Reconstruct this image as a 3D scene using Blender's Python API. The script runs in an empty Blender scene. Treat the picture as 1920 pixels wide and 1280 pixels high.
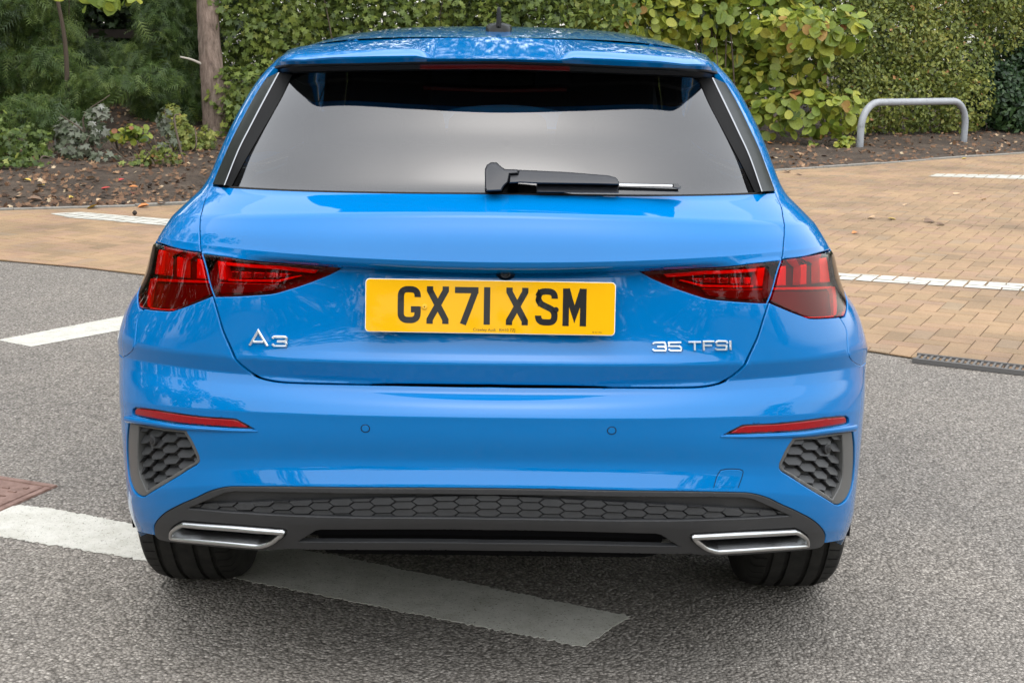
import bpy, bmesh, math, random
import numpy as np
from mathutils import Vector, Matrix
from mathutils.geometry import delaunay_2d_cdt

SC = bpy.context.scene
COL = SC.collection
rng = np.random.default_rng(7)
random.seed(7)
rad = math.radians

# ------------------------------------------------------------------ camera
CAM_POS = np.array([0.045, -2.70, 1.435])
FOCAL_PX = 2600.0          # for a 1920 px wide frame
PITCH = rad(12.8)
ROLL = rad(0.68)
cam_data = bpy.data.cameras.new('camera')
cam = bpy.data.objects.new('camera', cam_data)
COL.objects.link(cam)
cam_data.sensor_width = 36.0
cam_data.lens = FOCAL_PX / 1920.0 * 36.0
cam_data.clip_start = 0.05
cam_data.clip_end = 500.0
cam.matrix_world = (Matrix.Translation(Vector(CAM_POS)) @ Matrix.Rotation(rad(90) - PITCH, 4, 'X')
                    @ Matrix.Rotation(ROLL, 4, 'Z'))
SC.camera = cam

# ------------------------------------------------------------------ sky, sun, exposure
SUN_ELEV = rad(77)
SUN_AZ = rad(175)           # compass angle from +Y towards +X
world = bpy.data.worlds.new('World')
SC.world = world
world.use_nodes = True
wt = world.node_tree
wt.nodes.clear()
w_out = wt.nodes.new('ShaderNodeOutputWorld')
w_bg = wt.nodes.new('ShaderNodeBackground')
w_sky = wt.nodes.new('ShaderNodeTexSky')
w_sky.sky_type = 'NISHITA'
w_sky.sun_disc = False
w_sky.sun_elevation = SUN_ELEV
w_sky.sun_rotation = SUN_AZ
w_sky.air_density = 1.6
w_sky.dust_density = 1.5
w_sky.ozone_density = 1.0
w_hsv = wt.nodes.new('ShaderNodeHueSaturation')
w_hsv.inputs['Saturation'].default_value = 0.28      # thin high cloud over the whole sky
w_hsv.inputs['Value'].default_value = 1.0
wt.links.new(w_sky.outputs[0], w_hsv.inputs['Color'])
wt.links.new(w_hsv.outputs[0], w_bg.inputs['Color'])
w_bg.inputs['Strength'].default_value = 0.15
wt.links.new(w_bg.outputs[0], w_out.inputs['Surface'])

sun_data = bpy.data.lights.new('sun', 'SUN')
sun_data.energy = 0.65
sun_data.angle = rad(130)     # sun spread by cloud
sun_data.color = (1.0, 0.96, 0.90)
sun = bpy.data.objects.new('sun', sun_data)
COL.objects.link(sun)
_sd = Vector((math.sin(SUN_AZ) * math.cos(SUN_ELEV), math.cos(SUN_AZ) * math.cos(SUN_ELEV), math.sin(SUN_ELEV)))
sun.rotation_euler = (-_sd).to_track_quat('-Z', 'Y').to_euler()
sun.location = _sd * 30

vs = SC.view_settings
vs.view_transform = 'Standard'
vs.look = 'None'
vs.gamma = 1.0
vs.use_curve_mapping = False
vs.exposure = 1.6
SC.cycles.max_bounces = 8
SC.cycles.transparent_max_bounces = 16
SC.cycles.use_denoising = True

# ------------------------------------------------------------------ materials
def new_mat(name):
    m = bpy.data.materials.new(name)
    m.use_nodes = True
    nt = m.node_tree
    return m, nt, nt.nodes['Principled BSDF']

def simple(name, col, rough=0.5, metal=0.0, coat=0.0, spec=0.5, coat_rough=0.02):
    m, nt, b = new_mat(name)
    b.inputs['Base Color'].default_value = (*col, 1)
    b.inputs['Roughness'].default_value = rough
    b.inputs['Metallic'].default_value = metal
    b.inputs['Specular IOR Level'].default_value = spec
    b.inputs['Coat Weight'].default_value = coat
    b.inputs['Coat Roughness'].default_value = coat_rough
    return m

def N(nt, typ, **kw):
    n = nt.nodes.new(typ)
    for k, v in kw.items():
        setattr(n, k, v)
    return n

def noise(nt, scale, detail=4, rough=0.5, coords=None):
    n = N(nt, 'ShaderNodeTexNoise')
    n.inputs['Scale'].default_value = scale
    n.inputs['Detail'].default_value = detail
    n.inputs['Roughness'].default_value = rough
    if coords is not None:
        nt.links.new(coords, n.inputs['Vector'])
    return n

def ramp(nt, src, stops):
    r = N(nt, 'ShaderNodeValToRGB')
    els = r.color_ramp.elements
    while len(els) < len(stops):
        els.new(0.5)
    for e, (p, c) in zip(els, stops):
        e.position = p
        e.color = (*c, 1) if len(c) == 3 else c
    nt.links.new(src, r.inputs['Fac'])
    return r

def bump(nt, b, src, strength, dist, prev=None):
    n = N(nt, 'ShaderNodeBump')
    n.inputs['Strength'].default_value = strength
    n.inputs['Distance'].default_value = dist
    nt.links.new(src, n.inputs['Height'])
    if prev is not None:
        nt.links.new(prev.outputs[0], n.inputs['Normal'])
    nt.links.new(n.outputs[0], b.inputs['Normal'])
    return n

M = {}
# body paint: solid blue under clear coat with a trace of road film low on the panels
m, nt, b = new_mat('blue_paint'); M['paint'] = m
gc = N(nt, 'ShaderNodeNewGeometry')
nz = noise(nt, 9.0, 5, 0.6, gc.outputs['Position'])
mx = N(nt, 'ShaderNodeMix', data_type='RGBA')
mx.inputs['A'].default_value = (0.0, 0.134, 0.385, 1)
mx.inputs['B'].default_value = (0.0, 0.143, 0.400, 1)
nt.links.new(nz.outputs['Fac'], mx.inputs['Factor'])
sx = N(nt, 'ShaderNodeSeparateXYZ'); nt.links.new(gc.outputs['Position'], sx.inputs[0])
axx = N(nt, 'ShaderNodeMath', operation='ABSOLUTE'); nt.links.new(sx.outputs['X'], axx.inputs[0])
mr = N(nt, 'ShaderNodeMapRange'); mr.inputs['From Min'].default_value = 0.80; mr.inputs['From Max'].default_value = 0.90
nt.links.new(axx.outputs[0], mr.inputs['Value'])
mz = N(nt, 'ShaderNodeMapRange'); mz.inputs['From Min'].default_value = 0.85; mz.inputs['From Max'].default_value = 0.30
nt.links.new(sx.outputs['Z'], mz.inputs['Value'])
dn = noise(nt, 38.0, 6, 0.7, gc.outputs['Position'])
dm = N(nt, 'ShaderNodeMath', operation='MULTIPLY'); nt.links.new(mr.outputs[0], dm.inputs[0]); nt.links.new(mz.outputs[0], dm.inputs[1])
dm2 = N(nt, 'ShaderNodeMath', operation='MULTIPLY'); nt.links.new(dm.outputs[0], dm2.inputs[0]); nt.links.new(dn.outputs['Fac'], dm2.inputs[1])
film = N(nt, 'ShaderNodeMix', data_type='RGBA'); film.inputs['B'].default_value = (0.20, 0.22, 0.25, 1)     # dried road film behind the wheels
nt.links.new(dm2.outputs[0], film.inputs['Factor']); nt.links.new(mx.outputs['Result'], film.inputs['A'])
sp = noise(nt, 620.0, 2, 0.5, gc.outputs['Position'])
spr = ramp(nt, sp.outputs['Fac'], [(0.70, (0, 0, 0)), (0.78, (0.45, 0.45, 0.45))])     # dust specks
spk = N(nt, 'ShaderNodeMix', data_type='RGBA'); spk.inputs['B'].default_value = (0.10, 0.12, 0.14, 1)
nt.links.new(spr.outputs['Color'], spk.inputs['Factor']); nt.links.new(film.outputs['Result'], spk.inputs['A'])
nt.links.new(spk.outputs['Result'], b.inputs['Base Color'])
b.inputs['Roughness'].default_value = 0.45
b.inputs['Metallic'].default_value = 0.0
b.inputs['Specular IOR Level'].default_value = 0.0
b.inputs['Coat Weight'].default_value = 1.0
b.inputs['Coat IOR'].default_value = 1.43
nz2 = noise(nt, 260.0, 3, 0.7, gc.outputs['Position'])
rr = ramp(nt, nz2.outputs['Fac'], [(0.45, (0.012,) * 3), (0.8, (0.05,) * 3)])
nt.links.new(rr.outputs['Color'], b.inputs['Coat Roughness'])
nzb = noise(nt, 420.0, 2, 0.5, gc.outputs['Position'])
bm_ = N(nt, 'ShaderNodeBump'); bm_.inputs['Strength'].default_value = 0.02; bm_.inputs['Distance'].default_value = 0.0004
nt.links.new(nzb.outputs['Fac'], bm_.inputs['Height'])
nt.links.new(bm_.outputs[0], b.inputs['Coat Normal'])

# unpainted trim: grained dark grey plastic
m, nt, b = new_mat('black_plastic'); M['plastic'] = m
gc = N(nt, 'ShaderNodeNewGeometry')
nz = noise(nt, 7.0, 4, 0.6, gc.outputs['Position'])
rr = ramp(nt, nz.outputs['Fac'], [(0.3, (0.024, 0.0245, 0.026)), (0.75, (0.034, 0.034, 0.035))])
nt.links.new(rr.outputs['Color'], b.inputs['Base Color'])
b.inputs['Roughness'].default_value = 0.52
nz = noise(nt, 900.0, 2, 0.5, gc.outputs['Position'])
bump(nt, b, nz.outputs['Fac'], 0.25, 0.0006)
M['gloss_black'] = simple('gloss_black', (0.006, 0.006, 0.007), 0.06, 0, 1.0)
M['blade_face'] = simple('blade_face', (0.006, 0.007, 0.006), 0.30, spec=0.12)
M['plastic_lit'] = simple('lit_black_plastic', (0.090, 0.090, 0.086), 0.40)  # black trim plastic, light on its up-facing strip put into the colour
M['blade_highlight'] = simple('blade_highlight', (0.30, 0.305, 0.31), 0.22, 1.0)  # sky highlight along the black ridge, put in as pale metal
M['seal'] = simple('rubber_seal', (0.006, 0.006, 0.006), 0.7, spec=0.2)
M['liner'] = simple('dark_liner', (0.004, 0.004, 0.005), 0.9, spec=0.1)
M['chrome'] = simple('chrome', (0.92, 0.93, 0.94), 0.30, 1.0)
M['satin'] = simple('satin_steel', (0.50, 0.505, 0.51), 0.25, 1.0)
M['satin_black'] = simple('satin_black', (0.010, 0.011, 0.014), 0.42)
M['cabin'] = simple('cabin_cloth', (0.010, 0.010, 0.011), 0.9, spec=0.1)
M['plate_yellow'] = simple('plate_yellow', (0.72, 0.37, 0.0), 0.45, 0, 0.25, spec=0.1, coat_rough=0.03)
M['plate_black'] = simple('plate_black', (0.010, 0.010, 0.010), 0.5, 0, 0.25, spec=0.2)
M['screw_yellow'] = simple('screw_yellow', (0.75, 0.42, 0.03), 0.35)
M['plate_edge'] = simple('plate_edge', (0.85, 0.82, 0.7), 0.3)

# tyre rubber
m, nt, b = new_mat('tyre_rubber'); M['rubber'] = m
tc = N(nt, 'ShaderNodeTexCoord')
nz = noise(nt, 30.0, 5, 0.6, tc.outputs['Object'])
rr = ramp(nt, nz.outputs['Fac'], [(0.35, (0.012, 0.012, 0.011)), (0.75, (0.030, 0.028, 0.025))])
nt.links.new(rr.outputs['Color'], b.inputs['Base Color'])
b.inputs['Roughness'].default_value = 0.75
b.inputs['Specular IOR Level'].default_value = 0.3

def tinted_glass(name, tint, refl_ior, rough=0.0, refl_gain=1.0):
    """thin pane: tinted see-through, mirror layer by Fresnel"""
    m = bpy.data.materials.new(name); m.use_nodes = True
    nt = m.node_tree; nt.nodes.clear()
    o = N(nt, 'ShaderNodeOutputMaterial')
    t = N(nt, 'ShaderNodeBsdfTransparent'); t.inputs['Color'].default_value = (*tint, 1)
    g = N(nt, 'ShaderNodeBsdfGlossy'); g.inputs['Roughness'].default_value = rough
    g.inputs['Color'].default_value = (refl_gain,) * 3 + (1,)
    f = N(nt, 'ShaderNodeFresnel'); f.inputs['IOR'].default_value = refl_ior
    mx = N(nt, 'ShaderNodeMixShader')
    nt.links.new(f.outputs[0], mx.inputs[0])
    nt.links.new(t.outputs[0], mx.inputs[1])
    nt.links.new(g.outputs[0], mx.inputs[2])
    nt.links.new(mx.outputs[0], o.inputs['Surface'])
    return m
M['rear_glass'] = tinted_glass('rear_glass', (0.105, 0.118, 0.112), 1.76)
M['side_glass'] = tinted_glass('side_glass', (0.22, 0.25, 0.24), 1.75)
M['screen_glass'] = tinted_glass('screen_glass', (0.62, 0.68, 0.66), 1.5)
M['lamp_lens'] = tinted_glass('lamp_lens', (0.80, 0.055, 0.062), 1.30)
M['lamp_red'] = simple('lamp_red', (0.95, 0.05, 0.05), 0.35, 0.0, 0.2)
M['lamp_maroon'] = simple('lamp_maroon', (0.14, 0.02, 0.025), 0.3, 0, 0.2)
M['lamp_dark'] = simple('lamp_dark', (0.085, 0.012, 0.014), 0.4)
M['lamp_clear'] = simple('lamp_clear', (0.55, 0.56, 0.58), 0.12, 0.9)
# reflector: red prism plastic
m, nt, b = new_mat('reflector_red'); M['reflector'] = m
gc = N(nt, 'ShaderNodeNewGeometry')
vo = N(nt, 'ShaderNodeTexVoronoi'); vo.inputs['Scale'].default_value = 420.0
nt.links.new(gc.outputs['Position'], vo.inputs['Vector'])
rr = ramp(nt, vo.outputs['Distance'], [(0.0, (0.36, 0.002, 0.006)), (0.8, (0.22, 0.0, 0.003))])
nt.links.new(rr.outputs['Color'], b.inputs['Base Color'])
b.inputs['Roughness'].default_value = 0.3
b.inputs['Specular IOR Level'].default_value = 0.2
b.inputs['Coat Weight'].default_value = 0.4

# ------------------------------------------------------------------ scene helpers
def tag(o, label=None, cat=None, group=None, kind=None):
    if label: o['label'] = label
    if cat: o['category'] = cat
    if group: o['group'] = group
    if kind: o['kind'] = kind
    return o

def empty(name, loc=(0, 0, 0), rz=0.0):
    o = bpy.data.objects.new(name, None)
    o.location = loc
    o.rotation_euler = (0, 0, rz)
    o.empty_display_size = 0.2
    COL.objects.link(o)
    return o

def link(name, me, mat=None, parent=None):
    o = bpy.data.objects.new(name, me)
    if mat is not None and not me.materials:
        me.materials.append(mat)
    COL.objects.link(o)
    if parent is not None:
        o.parent = parent
    return o

def mesh(name, verts, faces, smooth=False, normals=None):
    me = bpy.data.meshes.new(name)
    me.from_pydata([tuple(map(float, v)) for v in verts], [], [tuple(int(i) for i in f) for f in faces])
    if smooth or normals is not None:
        me.polygons.foreach_set('use_smooth', np.ones(len(me.polygons), dtype=bool))
    me.update()
    if normals is not None:
        me.normals_split_custom_set_from_vertices([tuple(map(float, n)) for n in normals])
    return me

def fast_mesh(name, co, tris, smooth=False, attr=None):
    """numpy mesh of triangles or quads with an optional per-vertex float attribute"""
    me = bpy.data.meshes.new(name)
    n = len(co); k = tris.shape[1]; f = len(tris)
    me.vertices.add(n)
    me.vertices.foreach_set('co', np.asarray(co, dtype=np.float32).ravel())
    me.loops.add(f * k)
    me.loops.foreach_set('vertex_index', np.asarray(tris, dtype=np.int32).ravel())
    me.polygons.add(f)
    me.polygons.foreach_set('loop_start', np.arange(0, f * k, k, dtype=np.int32))
    if smooth:
        me.polygons.foreach_set('use_smooth', np.ones(f, dtype=bool))
    me.update(calc_edges=True)
    if attr is not None:
        a = me.attributes.new('tone', 'FLOAT', 'POINT')
        a.data.foreach_set('value', np.asarray(attr, dtype=np.float32))
    return me

def bm_mesh(name, bm, smooth=False, sharp=None):
    bmesh.ops.recalc_face_normals(bm, faces=bm.faces)
    me = bpy.data.meshes.new(name)
    bm.to_mesh(me); bm.free()
    if smooth:
        me.polygons.foreach_set('use_smooth', np.ones(len(me.polygons), dtype=bool))
        if sharp is not None:
            me.set_sharp_from_angle(angle=rad(sharp))
    return me

def bevel_box(name, size, loc, mat, parent, bev=0.01, seg=2, rot=None, taper=None):
    bm = bmesh.new()
    bmesh.ops.create_cube(bm, size=1.0)
    for v in bm.verts:
        v.co = Vector((v.co.x * size[0], v.co.y * size[1], v.co.z * size[2]))
        if taper and v.co.z > 0:
            v.co.x *= taper[0]; v.co.y *= taper[1]
    bmesh.ops.bevel(bm, geom=bm.edges[:], offset=bev, segments=seg, affect='EDGES', profile=0.6)
    if rot: bmesh.ops.rotate(bm, verts=bm.verts, cent=(0, 0, 0), matrix=Matrix.Rotation(rot[1], 3, rot[0]))
    bmesh.ops.translate(bm, verts=bm.verts, vec=loc)
    return link(name, bm_mesh(name, bm, True, 40), mat, parent)

def tube(path, radii, seg=10, cap=True):
    """verts, faces of a tube along a polyline with one radius per point"""
    P = np.array(path, float); n = len(P)
    if np.isscalar(radii): radii = [radii] * n
    T = np.gradient(P, axis=0); T /= np.linalg.norm(T, axis=1)[:, None] + 1e-12
    up = np.array([0, 0, 1.0]) if abs(T[0][2]) < 0.9 else np.array([1.0, 0, 0])
    V = []
    a = np.cross(T[0], up); a /= np.linalg.norm(a)
    for i in range(n):
        a = a - T[i] * (a @ T[i]); a /= np.linalg.norm(a)
        b = np.cross(T[i], a)
        for k in range(seg):
            t = 2 * math.pi * k / seg
            V.append(P[i] + radii[i] * (math.cos(t) * a + math.sin(t) * b))
    Fc = []
    for i in range(n - 1):
        for k in range(seg):
            k2 = (k + 1) % seg
            Fc.append((i * seg + k, i * seg + k2, (i + 1) * seg + k2, (i + 1) * seg + k))
    if cap:
        Fc.append(tuple(range(seg))[::-1]); Fc.append(tuple((n - 1) * seg + k for k in range(seg)))
    return V, Fc

def lathe_x(prof, seg=64):
    """revolve (x, radius) profile around the X axis"""
    V = []; Fc = []
    n = len(prof)
    for k in range(seg):
        t = 2 * math.pi * k / seg
        for x, r in prof:
            V.append((x, r * math.cos(t), r * math.sin(t)))
    for k in range(seg):
        k2 = (k + 1) % seg
        for i in range(n - 1):
            Fc.append((k * n + i, k2 * n + i, k2 * n + i + 1, k * n + i + 1))
    return V, Fc

# photo survey: sight lines through measured photo points, met with real surfaces
_fw = np.array([0, math.cos(PITCH), -math.sin(PITCH)])
_dn = np.array([0, -math.sin(PITCH), -math.cos(PITCH)])
_rt = np.array([1.0, 0, 0])
def sight(u, v):
    a, b_ = u - 960.0, v - 640.0
    a2 = a * math.cos(ROLL) + b_ * math.sin(ROLL)
    b2 = -a * math.sin(ROLL) + b_ * math.cos(ROLL)
    return _fw * FOCAL_PX + _rt * a2 + _dn * b2
def at_depth(u, v, y):
    d = sight(u, v); return CAM_POS + d * ((y - CAM_POS[1]) / d[1])
def on_ground(u, v, z=0.0):
    d = sight(u, v); return CAM_POS + d * ((z - CAM_POS[2]) / d[2])
def to_photo(Pt):
    q = np.asarray(Pt) - CAM_POS
    D = q @ _fw; a2 = q @ _rt * FOCAL_PX / D; b2 = q @ _dn * FOCAL_PX / D
    return np.stack([960 + a2 * math.cos(ROLL) - b2 * math.sin(ROLL), 640 + a2 * math.sin(ROLL) + b2 * math.cos(ROLL)], -1)
# ================================================================== CAR: body surface
CAR = empty('hatchback_car', (0, 0, 0))
tag(CAR, 'bright blue five-door hatchback seen from behind with yellow number plate', 'car')

# plan outline: one superellipse quarter, arc-length parameter tau in 0..1, straight flank beyond
SN = 2.7
_ph = np.linspace(0, math.pi / 2, 4001)
_xi = np.sin(_ph) ** (2 / SN); _et = 1 - np.cos(_ph) ** (2 / SN)
_al = np.concatenate([[0], np.cumsum(np.hypot(np.diff(_xi) * 0.9, np.diff(_et) * 0.62))])
LARC = _al[-1]
_tt = np.linspace(0, 1, 801)
_XI = np.interp(_tt, _al / LARC, _xi); _ET = np.interp(_tt, _al / LARC, _et)
def plan(tau):
    t = np.minimum(tau, 1.0)
    xi = np.interp(t, _tt, _XI); et = np.interp(t, _tt, _ET)
    return xi, et, np.maximum(tau - 1.0, 0.0) * LARC

def sstep(a, b, x):
    t = np.clip((x - a) / (b - a), 0, 1); return t * t * (3 - 2 * t)

# feature lines low to high: (y at centre, y at corner, half width, corner depth, fillet, photo trace of left half)
ROWS = [
 (0.120, 0.120, 0.845, 0.58, .10, [(920, 1075), (480, 1075), (300, 1060), (250, 1050)]),
 (0.055, 0.060, 0.858, 0.58, .12, [(920, 1032), (480, 1032), (300, 1024), (250, 1012)]),
 (0.012, 0.020, 0.868, 0.60, .12, [(920, 977), (430, 980), (300, 978), (250, 976)]),
 (-.004, 0.002, 0.874, 0.61, .14, [(920, 913), (430, 911), (330, 920), (250, 930)]),
 (0.016, 0.008, 0.880, 0.62, .30, [(920, 874), (500, 868), (400, 868), (300, 878), (245, 885)]),
 (0.000, 0.000, 0.883, 0.62, .035, [(920, 782), (680, 779), (470, 772), (350, 763), (243, 754)]),
 (0.044, 0.030, 0.890, 0.63, .16, [(920, 735), (480, 723), (330, 700), (250, 693)]),
 (0.053, 0.040, 0.892, 0.63, .12, [(920, 723), (480, 708), (330, 682), (255, 676)]),
 (0.036, 0.028, 0.891, 0.63, .06, [(920, 684), (680, 681), (470, 675), (400, 668), (300, 662), (262, 652)]),
 (0.061, 0.022, 0.862, 0.62, .40, [(920, 658), (450, 636), (258, 605)]),
 (0.080, 0.020, 0.816, 0.61, .40, [(920, 562), (450, 545), (266, 532)]),
 (0.092, 0.036, 0.794, 0.60, .20, [(920, 512), (640, 508), (450, 486), (376, 477), (288, 462)]),
 (0.047, 0.040, 0.787, 0.60, .14, [(920, 505), (640, 500), (450, 479), (376, 470), (290, 454)]),
 (0.040, 0.042, 0.778, 0.59, .10, [(920, 489), (680, 486), (575, 480), (450, 465), (377, 457), (294, 443)]),
 (0.090, 0.085, 0.750, 0.56, .10, [(920, 401), (600, 403), (450, 405), (375, 406), (325, 404)]),
 (0.195, 0.185, 0.682, 0.50, .25, [(920, 363), (650, 359), (500, 354), (398, 347)]),
 (0.318, 0.310, 0.640, 0.47, .40, [(920, 244), (600, 242), (452, 236)]),
 (0.440, 0.430, 0.590, 0.44, .40, [(920, 137), (600, 139), (500, 143)]),
 (0.500, 0.490, 0.532, 0.42, .30, [(920, 92), (600, 94), (540, 97)]),
]
BULGE = [0, 0, 0.002, 0, 0.003, 0.004, 0, 0, 0, 0, 0, 0, 0, 0.006, 0.004, 0.003, 0.002, 0, 0]
NR = len(ROWS)
_Y0 = np.array([r[0] for r in ROWS]); _YE = np.array([r[1] for r in ROWS])
_W = np.array([r[2] for r in ROWS]); _B = np.array([r[3] for r in ROWS]); _FIL = np.array([r[4] for r in ROWS])
def _blend_y(tau):                     # recess above the plate dies out towards the lamps
    return sstep(0.22, 0.52, tau)
_ZC = []
_ts = np.linspace(0, 1.0, 1500)
for k, r in enumerate(ROWS):
    xi, et, _ = plan(_ts)
    w = _blend_y(_ts)
    X = -r[2] * xi; Y = (r[0] * (1 - w) + r[1] * w) + r[3] * et
    tz = []
    for (u, v) in r[5]:
        d = sight(u, v)
        f = (X - CAM_POS[0]) * d[1] - (Y - CAM_POS[1]) * d[0]
        sg = np.nonzero(f[:-1] * f[1:] <= 0)[0]
        i = sg[0] if len(sg) else int(np.argmin(np.abs(f)))
        tz.append((_ts[i], CAM_POS[2] + d[2] * (Y[i] - CAM_POS[1]) / d[1]))
    t_ = np.array([a for a, _ in tz]); z_ = np.array([b for _, b in tz])
    deg = 2 if len(tz) >= 4 else 1
    A = np.stack([t_ ** (2 * j) for j in range(deg + 1)], 1)
    c = np.linalg.lstsq(A, z_, rcond=None)[0]
    _ZC.append(np.pad(c, (0, 3 - len(c))))
_ZC = np.array(_ZC)
def _sat(tau):
    return np.where(tau < 0.8, tau, 0.8 + 0.12 * np.tanh((tau - 0.8) / 0.12))

def _rounded(V, r):
    """piecewise linear in r over V[k] (k first axis, one column per point) with filleted knots"""
    n = V.shape[0]
    r = np.clip(r, 0, n - 1 - 1e-9)
    k = np.clip(np.floor(r).astype(int), 0, n - 2)
    idx = np.arange(V.shape[1])
    val = V[k, idx] + (V[k + 1, idx] - V[k, idx]) * (r - k)
    kk = np.clip(np.rint(r).astype(int), 1, n - 2)
    d = r - kk; dl = _FIL[kk]
    sL = V[kk, idx] - V[kk - 1, idx]; sR = V[kk + 1, idx] - V[kk, idx]
    fil = V[kk, idx] + (sL + sR) / 2 * d + (sR - sL) / (4 * dl) * (d * d + dl * dl)
    return np.where(np.abs(d) < dl, fil, val)

_BUL = np.array(BULGE)
FLANK = 1.0 + 1.55 / LARC * 2   # flank parameter limit
def S(tau, r):
    tau = np.asarray(tau, float).ravel(); r = np.asarray(r, float).ravel()
    s = np.abs(tau); sg = np.where(tau < 0, -1.0, 1.0)
    xi, et, ext = plan(s)
    w = _blend_y(s); ts = _sat(s)
    T = np.stack([np.ones_like(ts), ts ** 2, ts ** 4])
    Zk = _ZC @ T
    Wk = np.repeat(_W[:, None], len(s), 1)
    Yk = _Y0[:, None] * (1 - w) + _YE[:, None] * w + _B[:, None] * et
    x = _rounded(Wk, r) * xi
    y = _rounded(Yk, r) + ext
    z = _rounded(Zk, r)
    kf = np.clip(np.floor(r).astype(int), 0, NR - 2); f = np.clip(r - kf, 0, 1)
    bl = _BUL[kf] * 16 * (f * (1 - f)) ** 2
    y = y - bl * (1 - 0.6 * et)
    # flank: narrows a little towards the doors, waist line falls to the bonnet
    z = z - 0.10 * sstep(1.7, 3.0, ext) * sstep(8, 13, r) * (1 - sstep(14, 15, r))
    x = x - 0.035 * sstep(0.2, 1.4, ext)
    return np.stack([x * sg, y, z], -1)
def SNrm(tau, r):
    e = 2e-4; tau = np.asarray(tau, float).ravel(); r = np.asarray(r, float).ravel()
    a = S(tau + e, r) - S(tau - e, r)
    rl = np.clip(r - 2e-3, 0, NR - 1); rh = np.clip(r + 2e-3, 0, NR - 1)
    b_ = S(tau, rh) - S(tau, rl)
    n = np.cross(a, b_); return n / (np.linalg.norm(n, axis=1)[:, None] + 1e-15)

# metric domain: p along the outline, q up the centre profile
_rs = np.linspace(0, NR - 1, (NR - 1) * 40 + 1)
_cp = S(np.full(len(_rs), 0.45), _rs)
_q = np.concatenate([[0], np.cumsum(np.linalg.norm(np.diff(_cp, axis=0), axis=1))])
def q_of(r): return np.interp(r, _rs, _q)
def r_of(q): return np.interp(q, _q, _rs)
def Spq(p, q, off=0.0):
    tau = np.asarray(p, float) / LARC; r = r_of(np.asarray(q, float))
    P_ = S(tau, r)
    if np.any(off != 0): P_ = P_ + SNrm(tau, r) * (np.asarray(off)[..., None] if np.ndim(off) else off)
    return P_

# inverse: photo point (left half) -> domain point
_gt = np.linspace(-1.12, 1.12, 480); _gr = np.linspace(0, NR - 1, (NR - 1) * 14 + 1)
_GT, _GR = np.meshgrid(_gt, _gr, indexing='ij')
_G3 = S(_GT.ravel(), _GR.ravel()); _GN = SNrm(_GT.ravel(), _GR.ravel())
_GP = to_photo(_G3)
_vis = ((CAM_POS - _G3) * _GN).sum(1) > -0.02
from mathutils.kdtree import KDTree
_vi = np.nonzero(_vis)[0]
_KD = KDTree(len(_vi))
for _n, _i in enumerate(_vi): _KD.insert((float(_GP[_i, 0]), float(_GP[_i, 1]), 0.0), int(_i))
_KD.balance()
def dom_many(uv):
    uv = np.atleast_2d(np.asarray(uv, float)); n = len(uv)
    idx = np.array([_KD.find((float(a), float(b_), 0.0))[1] for a, b_ in uv])
    t = _GT.ravel()[idx].copy(); r = _GR.ravel()[idx].copy()
    bt, br_ = t.copy(), r.copy(); be = np.hypot(*(_GP[idx] - uv).T)
    e = 1e-3
    for _ in range(7):
        c = to_photo(S(np.concatenate([t, t + e, t]), np.concatenate([r, r, r + 5 * e])))
        c0, c1, c2 = c[:n], c[n:2 * n], c[2 * n:]
        er = np.hypot(*(c0 - uv).T); better = er < be
        be = np.where(better, er, be); bt = np.where(better, t, bt); br_ = np.where(better, r, br_)
        a1 = (c1 - c0) / e; a2 = (c2 - c0) / (5 * e)
        det = a1[:, 0] * a2[:, 1] - a1[:, 1] * a2[:, 0]
        det = np.where(np.abs(det) < 1e-6, 1e9, det)
        d = uv - c0
        st = np.stack([(d[:, 0] * a2[:, 1] - d[:, 1] * a2[:, 0]) / det, (a1[:, 0] * d[:, 1] - a1[:, 1] * d[:, 0]) / det], 1)
        st = np.clip(st, [-0.01, -0.15], [0.01, 0.15])
        t = t + st[:, 0]; r = np.clip(r + st[:, 1], 0, NR - 1.01)
    return np.stack([bt * LARC, q_of(br_)], 1)
def dom(u, v): return dom_many([(u, v)])[0]

def catmull(pts, n=8):
    pts = np.array(pts, float)
    if len(pts) < 3: return pts
    Pp = np.vstack([2 * pts[0] - pts[1], pts, 2 * pts[-1] - pts[-2]])
    out = []
    for i in range(1, len(Pp) - 2):
        for t in np.linspace(0, 1, n, endpoint=False):
            a, b_, c, d = Pp[i - 1], Pp[i], Pp[i + 1], Pp[i + 2]
            out.append(0.5 * ((2 * b_) + (-a + c) * t + (2 * a - 5 * b_ + 4 * c - d) * t * t + (-a + 3 * b_ - 3 * c + d) * t ** 3))
    out.append(pts[-1]); return np.array(out)
def trace(*segs):
    """photo polylines (each smooth, corners between them) -> domain polyline"""
    out = []
    for s in segs:
        D = dom_many(s)
        c = catmull(D)
        out.append(c if not out else c[1:] if np.allclose(out[-1][-1], c[0], atol=1e-4) else c)
    return np.vstack(out)
def mir(D): return D[::-1] * np.array([-1, 1])

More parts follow.
